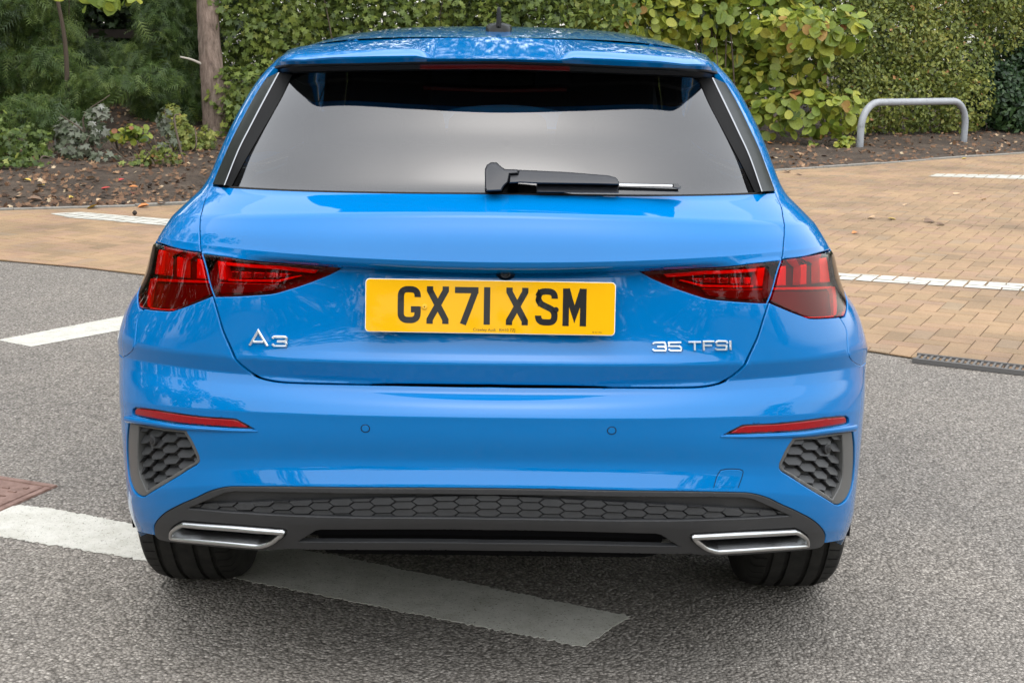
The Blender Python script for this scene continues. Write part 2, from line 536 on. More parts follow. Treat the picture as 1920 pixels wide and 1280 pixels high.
def resample(D, h, closed=True):
    D = np.asarray(D, float)
    if closed and not np.allclose(D[0], D[-1], atol=1e-7): D = np.vstack([D, D[:1]])
    out = []
    for a, b_ in zip(D[:-1], D[1:]):
        L = np.hypot(*(b_ - a))
        if L < 1e-6: continue
        n = max(1, int(round(L / h)))
        for j in range(n): out.append(a + (b_ - a) * j / n)
    if not closed: out.append(D[-1])
    out = np.array(out)
    keep = [0]
    for i in range(1, len(out)):
        if np.hypot(*(out[i] - out[keep[-1]])) > h * 0.3: keep.append(i)
    return out[keep]
def area2(D):
    x, y = D[:, 0], D[:, 1]; return 0.5 * np.sum(x * np.roll(y, -1) - y * np.roll(x, -1))
def inside(pts, D):
    x, y = pts[:, 0], pts[:, 1]; c = np.zeros(len(pts), bool)
    x1, y1 = D[:, 0], D[:, 1]; x2, y2 = np.roll(x1, -1), np.roll(y1, -1)
    for a, b_, c1, d1 in zip(x1, y1, x2, y2):
        if b_ == d1: continue
        hit = ((b_ > y) != (d1 > y)) & (x < (c1 - a) * (y - b_) / (d1 - b_) + a)
        c ^= hit
    return c
def seg_dist(pts, D):
    best = np.full(len(pts), 1e9)
    A = D; Bq = np.roll(D, -1, axis=0)
    for a, b_ in zip(A, Bq):
        ab = b_ - a; L = ab @ ab + 1e-18
        t = np.clip(((pts - a) @ ab) / L, 0, 1)
        best = np.minimum(best, np.hypot(*(pts - a - t[:, None] * ab).T))
    return best
def inset(D, d):
    """closed CCW polyline moved inwards by d"""
    e = np.roll(D, -1, 0) - D; e /= np.linalg.norm(e, axis=1)[:, None] + 1e-12
    n1 = np.stack([-e[:, 1], e[:, 0]], 1); n0 = np.roll(n1, 1, 0)
    m_ = n0 + n1; m_ /= np.linalg.norm(m_, axis=1)[:, None] + 1e-12
    c = np.clip((m_ * n1).sum(1), 0.45, 1)
    return D + m_ * (d / c)[:, None]

def panel(name, loop, mat, parent, holes=(), off=0.0, hem=0.013, rnd=0.0014, h=0.007, g=0.011, surf=None, hem_mat=None):
    """skin panel cut from the body surface: exact normals, rolled edge, folded hem"""
    loop = resample(loop, h)
    if area2(loop) < 0: loop = loop[::-1]
    hs = []
    for H in holes:
        H = resample(H, h)
        if area2(H) > 0: H = H[::-1]
        hs.append(H)
    loops = [loop] + hs
    pts = []; edges = []
    for Lp in loops:
        o = len(pts); n = len(Lp); pts += list(Lp); edges += [(o + i, o + (i + 1) % n) for i in range(n)]
    nb = len(pts)
    if rnd > 0:
        for Lp in loops: pts += list(inset(Lp, 0.0022))
    lo, hi = loop.min(0), loop.max(0)
    ps = np.arange(lo[0] + g * .37, hi[0], g)
    qs = []
    qk = q_of(np.arange(NR))
    for k in range(NR - 1):
        seg = qk[k + 1] - qk[k]; n = max(2, int(round(seg / g)))
        qs += list(qk[k] + seg * np.linspace(0, 1, n, endpoint=False))
        for f in (-1, -.66, -.33, .33, .66, 1):
            r_ = k + f * _FIL[k]
            if 0 < r_ < NR - 1: qs.append(float(q_of(r_)))
    qs = np.unique(np.round(qs, 5)); qs = qs[np.concatenate([[True], np.diff(qs) > 0.0009])]
    qs = qs[(qs > lo[1]) & (qs < hi[1])]
    GG = np.stack(np.meshgrid(ps, qs, indexing='ij'), -1).reshape(-1, 2)
    if len(GG):
        ok = inside(GG, loop)
        for H in hs: ok &= ~inside(GG, H)
        GG = GG[ok]
        if len(GG):
            dist = np.min([seg_dist(GG, Lp) for Lp in loops], axis=0)
            pts += list(GG[dist > 0.0034])
    r = delaunay_2d_cdt([Vector((float(a), float(b_))) for a, b_ in pts], edges, [], 0, 1e-6)
    V2 = np.array([(v.x, v.y) for v in r[0]]); tri = np.array([f for f in r[2] if len(f) == 3])
    cen = V2[tri].mean(1)
    ok = inside(cen, loop)
    for H in hs: ok &= ~inside(cen, H)
    tri = tri[ok]
    used = np.unique(tri); remap = -np.ones(len(V2), int); remap[used] = np.arange(len(used))
    V2 = V2[used]; tri = remap[tri]
    a, b_, c = V2[tri[:, 0]], V2[tri[:, 1]], V2[tri[:, 2]]
    ar = (b_[:, 0] - a[:, 0]) * (c[:, 1] - a[:, 1]) - (b_[:, 1] - a[:, 1]) * (c[:, 0] - a[:, 0])
    tri[ar < 0] = tri[ar < 0][:, ::-1]
    tau = V2[:, 0] / LARC; rr_ = r_of(V2[:, 1])
    Pn = SNrm(tau, rr_); Pt = S(tau, rr_) + Pn * off
    # boundary
    ec = {}
    for t in tri:
        for i in range(3):
            e = (t[i], t[(i + 1) % 3]); ec[e] = 1
    bnd = [e for e in ec if (e[1], e[0]) not in ec]
    out = np.zeros((len(V2), 2))
    for i, j in bnd:
        d = V2[j] - V2[i]; d /= np.hypot(*d) + 1e-12
        nrm = np.array([d[1], -d[0]]); out[i] += nrm; out[j] += nrm
    bi = np.nonzero(np.abs(out).sum(1) > 0)[0]
    if len(bi):
        o2 = out[bi] / (np.linalg.norm(out[bi], axis=1)[:, None] + 1e-12) * 1e-4
        O3 = Spq(V2[bi, 0] + o2[:, 0], V2[bi, 1] + o2[:, 1]) - Spq(V2[bi, 0], V2[bi, 1])
        O3 /= np.linalg.norm(O3, axis=1)[:, None] + 1e-12
    N_ = Pn.copy()
    if rnd > 0 and len(bi):
        Pt[bi] -= Pn[bi] * rnd
        nn = Pn[bi] + O3 * 1.1; N_[bi] = nn / np.linalg.norm(nn, axis=1)[:, None]
    verts = list(Pt); norms = list(N_); faces = [tuple(t) for t in tri]
    nface = len(faces)
    if hem > 0 and len(bi):
        m0 = {}; 
        for k, i in enumerate(bi):
            m0[i] = len(verts)
            verts.append(Pt[i]); norms.append(O3[k]); verts.append(Pt[i] - Pn[i] * hem - O3[k] * 0.0005); norms.append(O3[k])
        for i, j in bnd:
            faces.append((m0[j], m0[i], m0[i] + 1, m0[j] + 1))
    me = mesh(name, verts, faces, normals=norms)
    o = link(name, me, mat, parent)
    if hem_mat is not None:
        me.materials.append(hem_mat)
        idx = np.zeros(len(me.polygons), np.int32); idx[nface:] = 1
        me.polygons.foreach_set('material_index', idx)
    return o
# ------------------------------------------------------------------ side inverse: (Y, z) on the left flank -> domain
_ht = np.linspace(-(1.0 + 3.4 / LARC), -0.55, 360); _hr = np.linspace(0, NR - 1, (NR - 1) * 8 + 1)
_HT, _HR = np.meshgrid(_ht, _hr, indexing='ij'); _H3 = S(_HT.ravel(), _HR.ravel())
_KS = KDTree(len(_H3))
for _n in range(len(_H3)): _KS.insert((float(_H3[_n, 1]), float(_H3[_n, 2]), 0.0), _n)
_KS.balance()
def side_path(pts):
    """(Y, z) points on the left flank -> domain"""
    pts = np.array(pts, float); n = len(pts)
    i = np.array([_KS.find((a, b_, 0.0))[1] for a, b_ in pts])
    t = _HT.ravel()[i].copy(); r = _HR.ravel()[i].copy()
    for _ in range(5):
        c = S(np.concatenate([t, t + 1e-3, t]), np.concatenate([r, r, r + 1e-2]))[:, 1:]
        c0 = c[:n]; a1 = (c[n:2 * n] - c0) / 1e-3; a2 = (c[2 * n:] - c0) / 1e-2; d = pts - c0
        det = a1[:, 0] * a2[:, 1] - a1[:, 1] * a2[:, 0]; det = np.where(np.abs(det) < 1e-9, 1e9, det)
        st = np.stack([(d[:, 0] * a2[:, 1] - d[:, 1] * a2[:, 0]) / det, (a1[:, 0] * d[:, 1] - a1[:, 1] * d[:, 0]) / det], 1)
        st = np.clip(st, [-0.02, -0.2], [0.02, 0.2]); t = t + st[:, 0]; r = np.clip(r + st[:, 1], 0, NR - 1.01)
    return np.stack([t * LARC, q_of(r)], 1)

WHEEL_Y, WHEEL_FY, WHEEL_Z, ARCH_R = 0.80, 3.43, 0.318, 0.350
def arch(cy, a0, a1, n=26):
    return [(cy + ARCH_R * math.cos(t), WHEEL_Z + ARCH_R * math.sin(t)) for t in np.linspace(rad(a0), rad(a1), n)]

# ------------------------------------------------------------------ seams traced on the left half
GAP = 0.0022
seam_up = trace([(397, 349), (385, 372), (377, 400), (374, 432), (375, 462), (377, 472)])            # window corner to lamp
seam_lamp = trace([(377, 472), (384, 502), (391, 532), (399, 556)])                                   # between the two lamps
seam_low = trace([(399, 556), (408, 586), (419, 622), (436, 660), (455, 686), (482, 704), (525, 714), (600, 717)])
q_bot = np.array([[0.0, dom(920, 721)[1]]])
hatch_left = np.vstack([seam_up, seam_lamp[1:], seam_low[1:]])
win_low = trace([(397, 349), (500, 355), (650, 360), (780, 362), (917, 363)])
hatch_bot = np.vstack([seam_low[-1:], trace([(600, 717), (760, 719.5), (917, 721)])[1:]])

def shift(D, dp, dq): return D + np.array([dp, dq])
# tailgate skin
hl = hatch_left.copy(); hl[:, 0] += GAP
half = np.vstack([win_low[::-1], hl, hatch_bot[1:]])                # centre top -> left -> centre bottom
half[:, 0] = np.minimum(half[:, 0], 0)
TG = np.vstack([half, mir(half)[1:-1]])
lamp_in = trace([(380, 474.5), (425, 481), (475, 489), (550, 495.5), (610, 500.5), (642, 503.5)],
                [(642, 503.5), (612, 518), (570, 534), (527, 547.5), (507, 552)],
                [(507, 552), (462, 555), (403, 557)], [(403, 557), (394, 532), (387, 502), (380, 474.5)])
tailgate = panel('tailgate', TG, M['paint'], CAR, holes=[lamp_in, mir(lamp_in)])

# outer lamp on the body
lamp_out = trace([(376, 473), (340, 467.5), (307.5, 459.5), (291, 452.5)], [(291, 452.5), (283, 468), (275, 492), (266, 520), (261, 545), (259.5, 568)],
                 [(259.5, 568), (262, 576), (270, 578.5)], [(270, 578.5), (315, 583), (326, 582)], [(326, 582), (392, 557)],
                 [(396.5, 555), (389, 532), (382, 502), (376, 473)])

# bumper skin
bump_top = shift(hatch_bot, 0, -0.0045)
sl = seam_low.copy(); sl[:, 0] -= GAP; sl[1:, 1] -= np.linspace(0.0, 0.0045, len(sl) - 1)
lamp_bot = trace([(270, 579.5), (315, 584), (326, 583)], [(326, 583), (392, 558)])
quart_seam = trace([(270, 579.5), (258, 600), (254.5, 625), (252, 646), (247, 658), (238, 666), (230, 670)])
ps_ = side_path([(0.52, 0.672), (0.58, 0.650), (0.615, 0.632)])
a_low = side_path(arch(WHEEL_Y, 121, 196, 36))
bl_bot = trace([(290, 1003), (288, 988), (294, 975), (310, 960), (340, 944), (367, 932.5), (390, 921.5), (413, 914.5), (433, 911.5)],
               [(433, 911.5), (560, 912), (700, 913.5), (917, 915)])
corner_low = trace([(290, 1003), (270, 999), (255, 994)])
BH = np.vstack([bump_top[::-1], sl[::-1][1:], lamp_bot[::-1][1:], quart_seam[1:], ps_, a_low, corner_low[::-1], bl_bot[1:]])
BH[:, 0] = np.minimum(BH[:, 0], 0)
BP = np.vstack([BH, mir(BH)[1:-1]])
vent = trace([(240, 793), (237.5, 822), (238, 860), (241, 894), (248, 917), (258, 929)], [(258, 929), (265, 932), (272, 930.5)],
             [(272, 930.5), (320, 901), (368, 872)], [(368, 872), (373.5, 865), (373, 855)], [(373, 855), (361, 829), (350, 811)],
             [(350, 811), (345, 807.5), (306, 803), (260, 795), (243, 791)])
refl = trace([(247.5, 777), (248, 768), (253, 764)], [(253, 764), (290, 767.5), (375, 780), (436, 784.5), (447, 787.5)],
             [(447, 787.5), (463, 796), (478, 805)], [(478, 805), (425, 802.5), (340, 796), (290, 788), (253, 780), (247.5, 777)])
tow = trace([(1338, 914), (1344, 893), (1351, 881)], [(1351, 881), (1366, 878.5), (1386, 879)], [(1386, 879), (1393, 883), (1391, 894), (1384, 914)])
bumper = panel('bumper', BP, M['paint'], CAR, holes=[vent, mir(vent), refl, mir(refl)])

# quarter panels with pillars, then doors and front wing on each flank
pil_in = trace([(397, 349), (427, 276), (452, 226), (478, 178), (498, 146)], [(498, 146), (516, 124), (534, 104)])
def flank(path): return side_path(path)
z_sill = 0.235
def flank_loops():
    Q = np.vstack([
        shift(seam_up, -GAP, 0)[1:], shift(trace([(377, 472), (340, 466.5), (307.5, 458.5), (290, 451)]), 0, 0.001)[1:],
        shift(trace([(290, 451), (282, 467), (274, 492), (265, 520), (259.5, 545), (258, 568), (260, 578)]), -0.001, 0)[1:],
        shift(quart_seam, -GAP, 0)[1:], shift(ps_, 0, GAP * 1.6),
        flank(arch(WHEEL_Y, 119, 8, 30)),
        flank([(1.28, 0.50), (1.36, 0.66), (1.38, 0.80), (1.34, 1.02), (1.10, 1.055), (0.95, 1.07), (0.90, 1.085), (0.95, 1.16), (1.02, 1.24), (1.10, 1.29), (1.35, 1.318), (1.35, 1.352), (1.05, 1.345)]),
        pil_in[::-1]])
    Dr = flank([(1.286, 0.50), (1.366, 0.66), (1.386, 0.80), (1.346, 1.015), (1.70, 1.00), (2.06, 0.992), (2.06, 0.60), (2.06, 0.33), (1.24, 0.33), (1.20, 0.40)])
    Df = flank([(2.067, 0.33), (2.067, 0.60), (2.067, 0.992), (2.6, 0.975), (3.02, 0.93), (3.02, 0.60), (3.00, 0.33)])
    Sl = flank([(1.165, 0.318), (1.17, 0.326), (2.1, 0.326), (3.05, 0.326), (3.065, 0.318), (3.06, z_sill), (2.1, z_sill), (1.17, z_sill)])
    Wg = np.vstack([flank([(3.027, 0.33), (3.027, 0.60), (3.027, 0.925), (3.4, 0.89), (3.95, 0.84), (3.95, 0.55), (3.90, 0.33)]), flank(arch(WHEEL_FY, 8, 172, 30))])
    return Q, Dr, Df, Sl, Wg
loops = flank_loops()
for sd in (0, 1):
    f = (lambda D: D) if sd == 0 else mir
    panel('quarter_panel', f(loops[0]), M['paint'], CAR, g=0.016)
    panel('door', f(loops[1]), M['paint'], CAR, g=0.03, h=0.014)
    panel('door', f(loops[2]), M['paint'], CAR, g=0.03, h=0.014)
    panel('sill', f(loops[3]), M['plastic'], CAR, g=0.03, h=0.014)
    panel('front_wing', f(loops[4]), M['paint'], CAR, g=0.03, h=0.014)
    win = side_path([(0.93, 1.085), (0.98, 1.16), (1.05, 1.235), (1.13, 1.282), (1.6, 1.312), (2.3, 1.305), (2.62, 1.22), (2.85, 1.10), (3.0, 1.0), (2.6, 1.0), (2.06, 1.012), (1.4, 1.035), (1.1, 1.065)])
    panel('side_window', f(win), M['side_glass'], CAR, g=0.03, h=0.014, off=-0.004, hem=0, rnd=0)
    # window frame: closed black ring between glass and roof
    ring = side_path([(0.905, 1.078), (0.955, 1.165), (1.03, 1.25), (1.11, 1.295), (1.6, 1.326), (2.32, 1.318), (2.66, 1.23), (2.9, 1.10), (3.06, 0.985), (2.6, 0.982), (2.06, 1.0), (1.4, 1.022), (1.1, 1.055)])
    panel('window_frame', f(ring), M['gloss_black'], CAR, holes=[f(win)], g=0.03, h=0.014, off=-0.006, hem=0.01)
    bp = side_path([(1.97, 1.0), (1.99, 1.32), (2.10, 1.32), (2.10, 1.0)])
    panel('door_pillar_trim', f(bp), M['gloss_black'], CAR, g=0.03, h=0.014, off=-0.002, hem=0.004, rnd=0)

# dark inner shell just behind the skins, so that shut lines read black
lin = np.array([[-1.02 * LARC, q_of(1.3)], [1.02 * LARC, q_of(1.3)], [1.02 * LARC, q_of(15.0)], [0.0, q_of(14.95)], [-1.02 * LARC, q_of(15.0)]])
panel('inner_shell', lin, M['liner'], CAR, off=-0.045, hem=0, rnd=0, g=0.03, h=0.02)

# ------------------------------------------------------------------ lamps
def poly_piece(name, px, mat, parent, off, depth=0.006, side=1, hem=True):
    D = dom_many(px)
    if side < 0: D = mir(D)
    return panel(name, D, mat, parent, off=off, hem=depth, rnd=0.0005, g=0.012, h=0.006)
lens_q = {}
for sd in (1, -1):
    f = (lambda D: D) if sd == 1 else mir
    # ---- body lamp
    hous = panel('tail_lamp', f(lamp_out), M['lamp_dark'], CAR, off=-0.030, hem=0, rnd=0, g=0.02, h=0.01)
    hous['label'] = 'dark red lamp housing on the body corner, three upright bars inside'
    tray = inset(resample(lamp_out, 0.01)[::1] if area2(lamp_out) > 0 else resample(lamp_out, 0.01)[::-1], 0.0015)
    panel('lens', f(tray), M['lamp_lens'], hous, off=0.0006, hem=0.028, rnd=0.0016)
    for q_ in ([(291, 466), (303, 468), (301, 514), (283, 512)], [(326, 480), (336, 482), (336.5, 519), (325, 517.5)], [(364, 484), (375, 486), (380, 522), (363, 521)]):
        poly_piece('light_bar', q_, M['lamp_red'], hous, -0.008, 0.020, sd)
    poly_piece('light_strip', [(277, 518.5), (384, 525), (385, 530), (277, 523.5)], M['lamp_red'], hous, -0.012, 0.014, sd)
    poly_piece('lamp_panel', [(279, 526), (386, 532), (390, 548), (327, 575), (318, 576), (273, 571)], M['lamp_maroon'], hous, -0.016, 0.012, sd)
    poly_piece('light_strip', [(271.5, 519), (275.5, 519), (271, 573), (266, 571)], M['lamp_red'], hous, -0.013, 0.012, sd)
    poly_piece('light_strip', [(271, 572.5), (318, 578), (327, 577), (327, 579.5), (318, 580.5), (270, 575)], M['lamp_red'], hous, -0.013, 0.012, sd)
    # ---- tailgate lamp
    hin = panel('tail_lamp', f(lamp_in), M['lamp_dark'], CAR, off=-0.030, hem=0, rnd=0, g=0.02, h=0.01)
    hin['label'] = 'dark red pointed lamp housing on the tailgate'
    tray = inset(resample(lamp_in, 0.01) if area2(lamp_in) > 0 else resample(lamp_in, 0.01)[::-1], 0.0015)
    panel('lens', f(tray), M['lamp_lens'], hin, off=0.0006, hem=0.028, rnd=0.0016)
    poly_piece('light_bar', [(403, 488), (416, 490), (420, 524), (407, 523)], M['lamp_red'], hin, -0.008, 0.020, sd)
    poly_piece('light_strip', [(417, 490), (520, 499), (596, 507), (588, 512), (520, 505), (418, 496.5)], M['lamp_red'], hin, -0.009, 0.018, sd)
    poly_piece('reversing_lamp', [(422, 506), (545, 511.5), (530, 519), (424, 520)], M['lamp_clear'], hin, -0.020, 0.006, sd)
    for k in range(4):
        poly_piece('reflector_rib', [(440 + 26 * k, 504.5), (442 + 26 * k, 504.6), (442 + 26 * k, 520.5), (440 + 26 * k, 520.5)], M['lamp_dark'], hin, -0.016, 0.006, sd)
    poly_piece('light_strip', [(424, 522), (520, 524), (563, 515.5), (566, 517), (523, 528.5), (424, 526.5)], M['lamp_red'], hin, -0.008, 0.018, sd)
    poly_piece('lamp_panel', [(402, 530), (520, 533), (510, 545), (465, 549), (407, 550)], M['lamp_maroon'], hin, -0.014, 0.012, sd)
    poly_piece('light_strip', [(404, 528), (521, 531), (521, 532.6), (404, 529.6)], M['lamp_red'], hin, -0.0125, 0.012, sd)

# ------------------------------------------------------------------ reflectors, blades, vents
def clip_poly(P_, C_):
    """convex clip of polygon P_ by convex CCW polygon C_"""
    out = [np.array(p_) for p_ in P_]
    for a, b_ in zip(C_, np.roll(C_, -1, 0)):
        inp, out = out, []
        if not inp: break
        e = b_ - a
        for s_, t_ in zip(inp, inp[1:] + inp[:1]):
            ds = e[0] * (s_[1] - a[1]) - e[1] * (s_[0] - a[0]); dt = e[0] * (t_[1] - a[1]) - e[1] * (t_[0] - a[0])
            if ds >= 0: out.append(s_)
            if ds * dt < 0: out.append(s_ + (t_ - s_) * (ds / (ds - dt)))
    return out
def hex_cells(px_region, pitch_p, pitch_q, half_w, half_h, tip, off_deep, off_proud, parent, sd, origin, skew=0.0, mat='plastic', is_dom=False):
    R_ = (np.array(px_region) if is_dom else dom_many(px_region))
    if area2(R_) < 0: R_ = R_[::-1]
    lo, hi = R_.min(0), R_.max(0)
    i0, i1 = int((lo[0] - origin[0]) / pitch_p) - 2, int((hi[0] - origin[0]) / pitch_p) + 2
    for i in range(i0, i1):
        cp_ = origin[0] + i * pitch_p
        for j in range(-30, 31):
            cq = origin[1] + (j + 0.5 * (i % 2)) * pitch_q + skew * (cp_ - origin[0])
            if not (lo[1] - .02 < cq < hi[1] + .02) or not (lo[0] - .05 < cp_ < hi[0] + .05): continue
            h_ = [(-half_w - tip, 0), (-half_w, -half_h), (half_w, -half_h), (half_w + tip, 0), (half_w, half_h), (-half_w, half_h)]
            poly = [np.array((cp_ + a, cq + b_ + skew * a)) for a, b_ in h_]
            c = clip_poly(poly, R_)
            c = [q_ for k, q_ in enumerate(c) if np.hypot(*(q_ - c[k - 1])) > 4e-4]
            if len(c) < 3: continue
            c = np.array(c)
            if abs(area2(c)) < 3e-5: continue
            if area2(c) < 0: c = c[::-1]
            t = np.clip((c[:, 1] - (cq - half_h) - skew * (c[:, 0] - cp_)) / (2 * half_h), 0, 1)
            # pad face leans back towards its top edge, rounded lower lip
            t2 = np.clip(t, 0, 1)
            offs = off_proud + (off_deep - off_proud) * t2 ** 1.3
            if sd < 0: c = c * np.array([-1, 1]); c = c[::-1]; offs = offs[::-1]
            cc = c.mean(0)
            ci = cc + (c - cc) * np.array([0.93, 0.86])
            top = Spq(ci[:, 0], ci[:, 1], offs); mid = Spq(c[:, 0], c[:, 1], offs - 0.0022); bot = Spq(c[:, 0], c[:, 1], np.full(len(c), off_deep - 0.004))
            n = len(c); V = np.vstack([top, mid, bot])
            Fc = [tuple(range(n))] + [(k, n + k, n + (k + 1) % n, (k + 1) % n) for k in range(n)] + [(n + k, 2 * n + k, 2 * n + (k + 1) % n, n + (k + 1) % n) for k in range(n)]
            link('hexagon_pad', mesh('hexagon_pad', V, Fc), M[mat], parent)

for sd in (1, -1):
    f = (lambda D: D) if sd == 1 else mir
    # red reflector in its black gasket
    gk = panel('rear_reflector', f(refl), M['gloss_black'], CAR, off=-0.006, hem=0, rnd=0, g=0.012)
    gk['label'] = 'long red reflector strip in a black gasket'
    poly_piece('reflector_face', [(252, 776.5), (252.5, 769), (257, 766.5), (290, 770.5), (375, 783), (436, 787.3), (445, 790), (464, 801.5), (425, 799.5), (340, 793), (290, 785), (257, 778.5)], M['reflector'], gk, -0.0015, 0.006, sd)
    # blade between reflector and vent: swept wing along the corner
    top_c = trace([(240.5, 783.5), (290, 791), (340, 799), (425, 805.5), (483, 807.5)])
    bl = resample(top_c, 0.008, closed=False)
    nV = []; nn = len(bl)
    prof = [(-0.002, 0.0035), (0.007, 0.0042), (0.0100, 0.0015), (0.0095, -0.0035), (0.005, -0.0070), (-0.004, -0.0085)]
    for k, d in enumerate(bl):
        tp = k / (nn - 1); wd = 1.0 - 0.75 * tp ** 2.2; pr = 1.0 - 0.8 * tp ** 2
        for o_, q_ in prof:
            d2 = d + np.array([0, q_ * wd])
            if sd < 0: d2 = d2 * np.array([-1, 1])
            nV.append(Spq(d2[0:1], d2[1:2], o_ * pr if o_ > 0 else o_)[0])
    m_ = len(prof)
    Fc = [(k * m_ + i, k * m_ + i + 1, (k + 1) * m_ + i + 1, (k + 1) * m_ + i) for k in range(nn - 1) for i in range(m_ - 1)]
    Fc += [tuple(range(m_)), tuple((nn - 1) * m_ + i for i in range(m_))]
    bmv = bmesh.new(); vv = [bmv.verts.new(v) for v in nV]
    for q_ in Fc: bmv.faces.new([vv[i] for i in q_])
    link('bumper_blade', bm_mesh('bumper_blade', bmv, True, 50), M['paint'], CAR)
    # vent: recessed tray, frame with broad outer strip, hexagon pads
    tray = panel('bumper_vent', f(vent), M['plastic'], CAR, off=-0.026, hem=0, rnd=0, g=0.02)
    tray['label'] = 'dark grey hexagon patterned dummy vent in the bumper corner'
    wall = resample(vent, 0.008)
    if area2(wall) < 0: wall = wall[::-1]
    inner_px = [(257, 800), (255, 845), (255.5, 880), (260, 897), (272, 921), (318, 893), (362, 868), (367, 861), (352, 828), (342, 812), (306, 808)]
    inn = resample(dom_many(inner_px), 0.008)
    panel('vent_frame', f(inset(wall, 0.0018)), M['plastic_lit'], tray, holes=[f(inn)], off=-0.0035, hem=0.022, rnd=0.002, g=0.01)
    o_ = dom(311, 845)
    hex_cells(inner_px, 0.0500, 0.0222, 0.0185, 0.0074, 0.0105, -0.018, -0.008, tray, sd, o_)
    # round parking sensor in the vent
    c0 = dom(280, 828)
    for rr0, nm, mt, o2 in ((0.0105, 'parking_sensor', 'plastic', -0.006),):
        ang = np.linspace(0, 2 * math.pi, 24, endpoint=False)
        ring_ = np.stack([c0[0] + rr0 * 1.15 * np.cos(ang), c0[1] + rr0 * np.sin(ang)], 1)
        panel(nm, f(ring_), M[mt], tray, off=o2, hem=0.014, rnd=0.0016, g=0.006, h=0.003)
        ring_ = np.stack([c0[0] + .0062 * 1.15 * np.cos(ang), c0[1] + .0062 * np.sin(ang)], 1)
        panel(nm, f(ring_), M['satin_black'], tray, off=o2 + 0.0012, hem=0.004, rnd=0.0006, g=0.006, h=0.003)

# flush parking sensors and tow-eye cover in the bumper: thin grooves cut as dark rings, painted caps
def ring_strip(name, D, mat, parent, w=0.0009, off=0.0003, closed=True):
    D = resample(D, 0.003, closed)
    a = Spq(D[:, 0], D[:, 1], off)
    nrm = np.roll(D, -1, 0) - np.roll(D, 1, 0)
    if not closed: nrm[0] = D[1] - D[0]; nrm[-1] = D[-1] - D[-2]
    nrm = np.stack([-nrm[:, 1], nrm[:, 0]], 1); nrm /= np.linalg.norm(nrm, axis=1)[:, None] + 1e-12
    A = Spq(*(D + nrm * w).T, off); Bq = Spq(*(D - nrm * w).T, off); n = len(D)
    V = np.vstack([A, Bq]); Fc = [(k, (k + 1) % n, n + (k + 1) % n, n + k) for k in range(n if closed else n - 1)]
    return link(name, mesh(name, V, Fc, True), mat, parent)
ang = np.linspace(0, 2 * math.pi, 40, endpoint=False)
for (u, v) in ((685, 803), (1147, 807)):
    c0 = dom(u, v)
    s0 = panel('parking_sensor', np.stack([c0[0] + .0083 * np.cos(ang), c0[1] + .0083 * np.sin(ang)], 1), M['paint'], bumper, off=0.0006, hem=0.002, rnd=0.0008, g=0.006, h=0.003)
    ring_strip('sensor_groove', np.stack([c0[0] + .0090 * np.cos(ang), c0[1] + .0090 * np.sin(ang)], 1), M['seal'], bumper)
ring_strip('tow_cover_groove', tow, M['seal'], bumper, w=0.0008, closed=False)
tc_ = np.vstack([inset(resample(tow, .005) if area2(tow) > 0 else resample(tow, .005)[::-1], 0.0012)])
panel('tow_eye_cover', tc_, M['paint'], bumper, off=0.0006, hem=0.001, rnd=0.0010)

# ------------------------------------------------------------------ diffuser
dif_side = trace([(290.5, 1003), (289, 988), (295, 975.5), (311, 961), (341, 945), (368, 933.5), (391, 922.5), (414, 915.5), (433, 912.5)])
dif_top = trace([(433, 912.5), (560, 913), (700, 914.5), (917, 916)])
dif_bot = trace([(290.5, 1003), (298, 1011), (312, 1015)], [(312, 1015), (380, 1023), (466, 1031), (495, 1031.5), (540, 1029.5)], [(540, 1029.5), (700, 1031), (917, 1032.5)])
HD = np.vstack([dif_top[::-1], dif_side[::-1][1:], dif_bot[1:]]); HD[:, 0] = np.minimum(HD[:, 0], 0)
hexr_px = [(917, 928), (640, 925.5), (440, 921.5), (420, 924.5), (395, 935), (352, 953.5), (420, 960), (540, 967), (700, 971), (917, 973)]
hexr = dom_many(hexr_px); hexr[[0, -1], 0] = 0
hexr_full = np.vstack([hexr, mir(hexr)[1:-1]])
slot_px = [(917, 994), (602, 993), (590, 995), (545, 1025), (548, 1027), (560, 1019), (917, 1019.5)]
slot_px = [(917, 994), (602, 993), (592, 995), (558, 1016), (917, 1019)]
slot = dom_many(slot_px); slot[[0, -1], 0] = 0
slot_full = np.vstack([slot, mir(slot)[1:-1]])
exh = trace([(318, 1003), (320, 991), (332, 981), (343, 976)], [(343, 976), (440, 983.5), (530, 990.5)], [(530, 990.5), (537.5, 995), (535, 1004)],
            [(535, 1004), (515, 1019), (500, 1024.5), (488, 1027)], [(488, 1027), (400, 1019), (330, 1012)], [(330, 1012), (321, 1009), (318, 1003)])
diffuser = panel('diffuser', np.vstack([HD, mir(HD)[1:-1]]), M['plastic'], CAR, holes=[hexr_full, slot_full, exh, mir(exh)], hem=0.010, off=0.0005, rnd=0.0028)
panel('hexagon_tray', hexr_full, M['plastic'], diffuser, off=-0.017, hem=0, rnd=0, g=0.02)
sl_ = panel('lower_slot', slot_full, M['liner'], diffuser, off=-0.022, hem=0, rnd=0, g=0.02)
o_ = np.array([0.0, dom(917, 951)[1]])
Hq = hexr_full if area2(hexr_full) > 0 else hexr_full[::-1]
hex_cells(inset(resample(Hq, 0.05), 0.0005), 0.0452, 0.0200, 0.0165, 0.0084, 0.0112, -0.0105, -0.0060, diffuser, 1, o_, is_dom=True)

